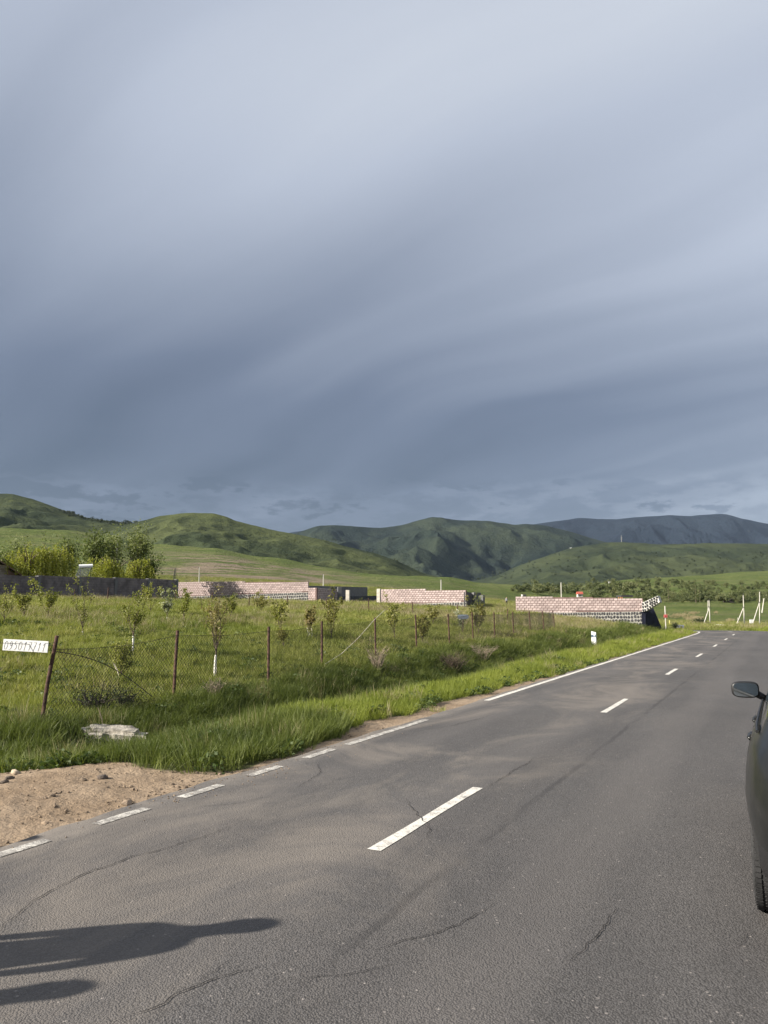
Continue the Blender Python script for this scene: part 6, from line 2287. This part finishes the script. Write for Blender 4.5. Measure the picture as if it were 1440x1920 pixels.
tyre_px = flat(1432, 1712)
s_r = (Vector((tyre_px.x, tyre_px.y)) - P0).dot(RU) + 0.10
V_SIDE = 2.41
HWID = 0.895
cpos = P0 + RU * s_r + RN * (V_SIDE + HWID)
car = empty("parked_car", (cpos.x, cpos.y, 0.0), math.atan2(RU.y, RU.x))
KST = [  # x from rear axle, half width, bottom, belt, roof, roof half width
    (-0.93, .50, .48, .74, .76, .40), (-0.90, .66, .40, .80, .83, .50), (-0.80, .77, .33, .90, .95, .58), (-0.60, .845, .29, .985, 1.14, .60),
    (-0.30, .880, .27, 1.005, 1.36, .60), (0.15, .893, .25, 1.0, 1.465, .61), (0.8, .895, .22, .985, 1.50, .63), (1.5, .895, .22, .965, 1.475, .63),
    (1.95, .893, .22, .955, 1.36, .62), (2.35, .888, .24, .945, 1.10, .66), (2.62, .882, .25, .93, .99, .68), (3.0, .865, .25, .87, .92, .64),
    (3.35, .80, .27, .76, .80, .55), (3.55, .66, .30, .62, .66, .45), (3.62, .48, .36, .52, .55, .36)]
KA = np.array(KST)
xs_ = np.concatenate([np.linspace(-.93, -.6, 8), np.linspace(-.52, 3.2, 48), np.linspace(3.26, 3.62, 8)])


def ks_(c_):
    # smooth interpolation between stations
    y = np.interp(xs_, KA[:, 0], KA[:, c_])
    for _ in range(2):
        y[1:-1] = .25 * y[:-2] + .5 * y[1:-1] + .25 * y[2:]
    return y


Wd, Zb, Zt, Zr, Wr = (ks_(c_) for c_ in range(1, 6))
prof_n = 17
ring = []
for i_ in range(len(xs_)):
    w_, b0, t0, r0, wr = Wd[i_], Zb[i_], Zt[i_], Zr[i_], Wr[i_]
    hgt_ = t0 - b0
    P_ = [(0, b0), (.55 * w_, b0), (.86 * w_, b0 + .01), (.945 * w_, b0 + .06), (.968 * w_, b0 + .18 * hgt_), (.972 * w_, b0 + .30 * hgt_), (.990 * w_, b0 + .42 * hgt_), (1.0 * w_, b0 + .56 * hgt_),
          (.990 * w_, b0 + .70 * hgt_), (.962 * w_, b0 + .85 * hgt_), (.930 * w_, b0 + .96 * hgt_), (.895 * w_, t0),
          (.905 * w_ + (wr - .905 * w_) * .5, t0 + (r0 - t0) * .52), (wr + .02, r0 - (r0 - t0) * .14), (wr * .9, r0 - .015), (wr * .5, r0 + .005), (0, r0 + .012)]
    ring.append(P_)
vsb, fsb, tagf = [], [], []
N2 = 2 * prof_n - 2
for i_, P_ in enumerate(ring):
    full = [(y, z) for y, z in P_] + [(-y, z) for y, z in P_[-2:0:-1]]
    vsb += [(xs_[i_], y, z) for y, z in full]
body_f, glass_side, glass_f, glass_r = [], {}, [], []
lampr, lampf, bumper = {1: [], -1: []}, {1: [], -1: []}, []
for i_ in range(len(xs_) - 1):
    xm = (xs_[i_] + xs_[i_ + 1]) / 2
    for q in range(N2):
        f_ = (i_ * N2 + q, (i_ + 1) * N2 + q, (i_ + 1) * N2 + (q + 1) % N2, i_ * N2 + (q + 1) % N2)
        left = q in (11, 12); rightq = q in (N2 - 12, N2 - 13)
        if (left or rightq) and -.22 < xm < 1.98:
            if -.22 < xm < .02: key = 'quarter'
            elif .08 < xm < .92: key = 'rear'
            elif 1.0 < xm < 1.98: key = 'front'
            else: key = None
            if key:
                glass_side.setdefault(('L' if left else 'R', key), []).append(f_)
                continue
        up_q = 13 <= q <= N2 - 14
        if up_q and 1.98 < xm < 2.5:
            glass_f.append(f_); continue
        if up_q and -.68 < xm < -.34:
            glass_r.append(f_); continue
        cy = sum(vsb[v][1] for v in f_) / 4; cz = sum(vsb[v][2] for v in f_) / 4
        if xm < -.80 and .30 < abs(cy) < .66 and .68 < cz < .88:
            lampr[1 if cy > 0 else -1].append(f_); continue
        if xm > 3.22 and abs(cy) > .36 and .52 < cz < .74:
            lampf[1 if cy > 0 else -1].append(f_); continue
        if xm < -.62 and cz < .50:
            bumper.append(f_); continue
        body_f.append(f_)
body_f.append(tuple(range(N2))); body_f.append(tuple((len(xs_) - 1) * N2 + q for q in range(N2))[::-1])


def sub_mesh(name, faces, mat, par, smooth=True):
    used = sorted({v for f_ in faces for v in f_}); mp = {v: i_ for i_, v in enumerate(used)}
    me = mesh_np(name, np.array([vsb[v] for v in used]), [tuple(mp[v] for v in f_) for f_ in faces], [mat], smooth)
    bm = bmesh.new(); bm.from_mesh(me); bmesh.ops.recalc_face_normals(bm, faces=bm.faces); bm.to_mesh(me); bm.free()
    return link(name, me, par)


body = sub_mesh("body", body_f, paint_c, car)
for k_ in (1, -1):
    if lampr[k_]: sub_mesh("tail_lamp", lampr[k_], lamp_r, car)
    if lampf[k_]: sub_mesh("headlamp", lampf[k_], lamp_w, car)
if bumper: sub_mesh("rear_bumper", bumper, black_pl, car)
# cut the wheel arches
WR = 0.325
cutters = []
for ax_ in (0.0, 2.66):
    for sd_ in (1, -1):
        mb = MB().tube([(ax_, sd_ * .60, WR), (ax_, sd_ * 1.1, WR)], WR + .045, 36)
        co = mb.build("arch_cutter", black_pl)
        cutters.append(co)
        bo_ = body.modifiers.new("arch", 'BOOLEAN'); bo_.object = co; bo_.operation = 'DIFFERENCE'; bo_.solver = 'EXACT'
for co in cutters:
    co.parent = car
bpy.context.view_layer.update()
dg = bpy.context.evaluated_depsgraph_get()
nb = bpy.data.meshes.new_from_object(body.evaluated_get(dg))
body.modifiers.clear(); body.data = nb
if len(nb.materials) > 1:
    nb.materials[1] = black_pl if nb.materials[1] is None else nb.materials[1]
for co in cutters:
    bpy.data.objects.remove(co)
for (sd_, key), fs_ in glass_side.items():
    sub_mesh("side_window", fs_, gm, car)
sub_mesh("windscreen", glass_f, gm, car)
sub_mesh("rear_window", glass_r, gm, car)


def surf(x, zf):
    """half width of the flank at station x and height z"""
    i_ = int(np.argmin(np.abs(xs_ - x)))
    P_ = ring[i_]
    ys2 = [p[0] for p in P_[2:12]]; zs2 = [p[1] for p in P_[2:12]]
    return float(np.interp(zf, zs2, ys2))


for sd_ in (1, -1):
    # door gaps
    for (xg, z0, z1, sl) in ((0.34, .34, .97, -.32), (1.02, .30, .96, 0.0), (2.02, .30, .94, .12)):
        pts = []
        for q in range(9):
            z = z0 + (z1 - z0) * q / 8
            x = xg + sl * (1 - q / 8) * (1 - q / 8) * -1.0
            pts.append(Vector((x, sd_ * (surf(x, z) + .0005), z)))
        MB().tube(pts, .0042, 5).build("door_gap", black_pl, car)
    # sill line under the doors and rubbing strip
    MB().tube([Vector((x, sd_ * (surf(x, .30) + .001), .30)) for x in np.linspace(.45, 2.1, 14)], .005, 5).build("sill_gap", black_pl, car)
    mbs = MB()
    sx_ = np.linspace(.42, 2.0, 16)
    mbs.tube([Vector((x, sd_ * (surf(x, .52) + .006), .52)) for x in sx_], .020, 6)
    mbs.build("rubbing_strip", paint_c, car, smooth=True)
    MB().tube([Vector((x, sd_ * (surf(x, .535) + .020), .537)) for x in sx_], .004, 5).build("chrome_strip", chrome, car)
    # belt moulding
    MB().tube([Vector((x, sd_ * (np.interp(x, xs_, Wd) * .912), np.interp(x, xs_, Zt) + .004)) for x in np.linspace(-.2, 1.98, 20)], .009, 6).build("belt_moulding", black_pl, car)
    # handles
    for (xh, zh) in ((.44, .885), (1.36, .875)):
        yh = surf(xh, zh)
        h_ = MB().tube([Vector((xh - .10, sd_ * (yh + .004), zh)), Vector((xh - .07, sd_ * (yh + .010), zh + .004)), Vector((xh + .06, sd_ * (yh + .011), zh + .004)), Vector((xh + .10, sd_ * (yh + .004), zh))], [.011, .013, .013, .011], 8).build("door_handle", paint_c, car, smooth=True)
        MB().box((xh, sd_ * (yh + .002), zh - .004), (.13, .012, .055)).build("handle_recess", black_pl, h_)
    # wheels
    for ax_ in (0.0, 2.66):
        wh = empty("wheel", (ax_, sd_ * .762, WR)); wh.parent = car
        tm_ = MB()
        nseg = 44
        sec = [(-.098, .235), (-.104, .27), (-.100, .305), (-.080, WR - .004), (.080, WR - .004), (.100, .305), (.104, .27), (.098, .235)]
        vs_, fs_ = [], []
        for q in range(nseg):
            a_ = 2 * math.pi * q / nseg
            for (y, r_) in sec:
                vs_.append((r_ * math.cos(a_), y, r_ * math.sin(a_)))
        ns = len(sec)
        for q in range(nseg):
            for e in range(ns):
                fs_.append((q * ns + e, q * ns + (e + 1) % ns, ((q + 1) % nseg) * ns + (e + 1) % ns, ((q + 1) % nseg) * ns + e))
        tm_.add(vs_, fs_)
        ty_ = tm_.build("tyre", rubber, wh, smooth=False)
        # tread blocks
        tb = MB()
        for q in range(66):
            a_ = 2 * math.pi * q / 66
            for lane, (y0, wy, sk_) in enumerate(((-.078, .034, .10), (-.040, .026, -.12), (-.005, .022, .0), (.034, .026, .12), (.076, .034, -.10))):
                aa = a_ + (.5 * 2 * math.pi / 66 if lane % 2 else 0)
                M_ = Matrix.Rotation(-aa, 3, 'Y') @ Matrix.Rotation(sk_, 3, 'X')
                c_ = Vector((math.cos(aa) * (WR - .004), y0, math.sin(aa) * (WR - .004)))
                tb.box(c_, (.012, wy, .0235), M=M_)
        tb.build("tread", rubber, ty_)
        rm = MB()
        rm.tube([(0, -.09, 0), (0, .075, 0)], .232, 32)
        ro_ = rm.build("rim", alloy, wh)
        sp2 = MB()
        for q in range(5):
            a_ = 2 * math.pi * q / 5
            M_ = Matrix.Rotation(-a_, 3, 'Y')
            sp2.box(Vector((math.cos(a_) * .13, sd_ * .085, math.sin(a_) * .13)), (.19, .025, .055), M=M_)
        sp2.tube([(0, sd_ * .06, 0), (0, sd_ * .102, 0)], .045, 14)
        sp2.build("spokes", alloy, wh)
    # mirror
    xm_, zm_ = 1.98, 1.035
    yb_ = surf(xm_, .93)
    mr = empty("wing_mirror", (xm_, sd_ * (yb_ + .115), zm_)); mr.parent = car
    shell = bmesh.new()
    bmesh.ops.create_uvsphere(shell, u_segments=24, v_segments=14, radius=1.0)
    for v_ in shell.verts:
        x, y, z = v_.co
        sq = lambda t_: math.copysign(abs(t_) ** .55, t_)
        X_ = x * .085 if x > 0 else x * .022
        tl = 1.0 - .10 * (1 if y * sd_ > 0 else 0) * abs(y)
        v_.co = Vector((X_, sq(y) * .105, sq(z) * .067 * tl))
    me_ = bpy.data.meshes.new("housing"); shell.to_mesh(me_); shell.free()
    me_.materials.append(black_pl)
    me_.polygons.foreach_set("use_smooth", np.ones(len(me_.polygons), bool))
    link("housing", me_, mr)
    vv_ = []
    for a_ in np.linspace(0, 2 * math.pi, 28, endpoint=False):
        c2, s2 = math.cos(a_), math.sin(a_)
        vv_.append(Vector((-.0225, math.copysign(abs(c2) ** .5, c2) * .092, math.copysign(abs(s2) ** .5, s2) * .055)))
    go_ = MB().prism(vv_, Vector((-.003, 0, 0))).build("mirror_glass", mir, mr)
    MB().tube([Vector((.03, -sd_ * .09, -.035)), Vector((.04, -sd_ * .16, -.075))], [.032, .026], 8).build("mirror_arm", black_pl, mr, smooth=True)
    mr.rotation_euler = (0, 0, sd_ * R(10))
MB().tube([Vector((-.80, y_, .93)) for y_ in np.linspace(-.5, .5, 9)], .006, 5).build("boot_gap", black_pl, car)
MB().box((-.938, 0, .60), (.02, .52, .115)).build("number_plate", board_m, car)
MB().box((1.3, 0, .22), (3.5, 1.25, .06)).build("underside", black_pl, car)
tag(car, "dark grey car parked at the right edge, only its flank and mirror showing", "car")
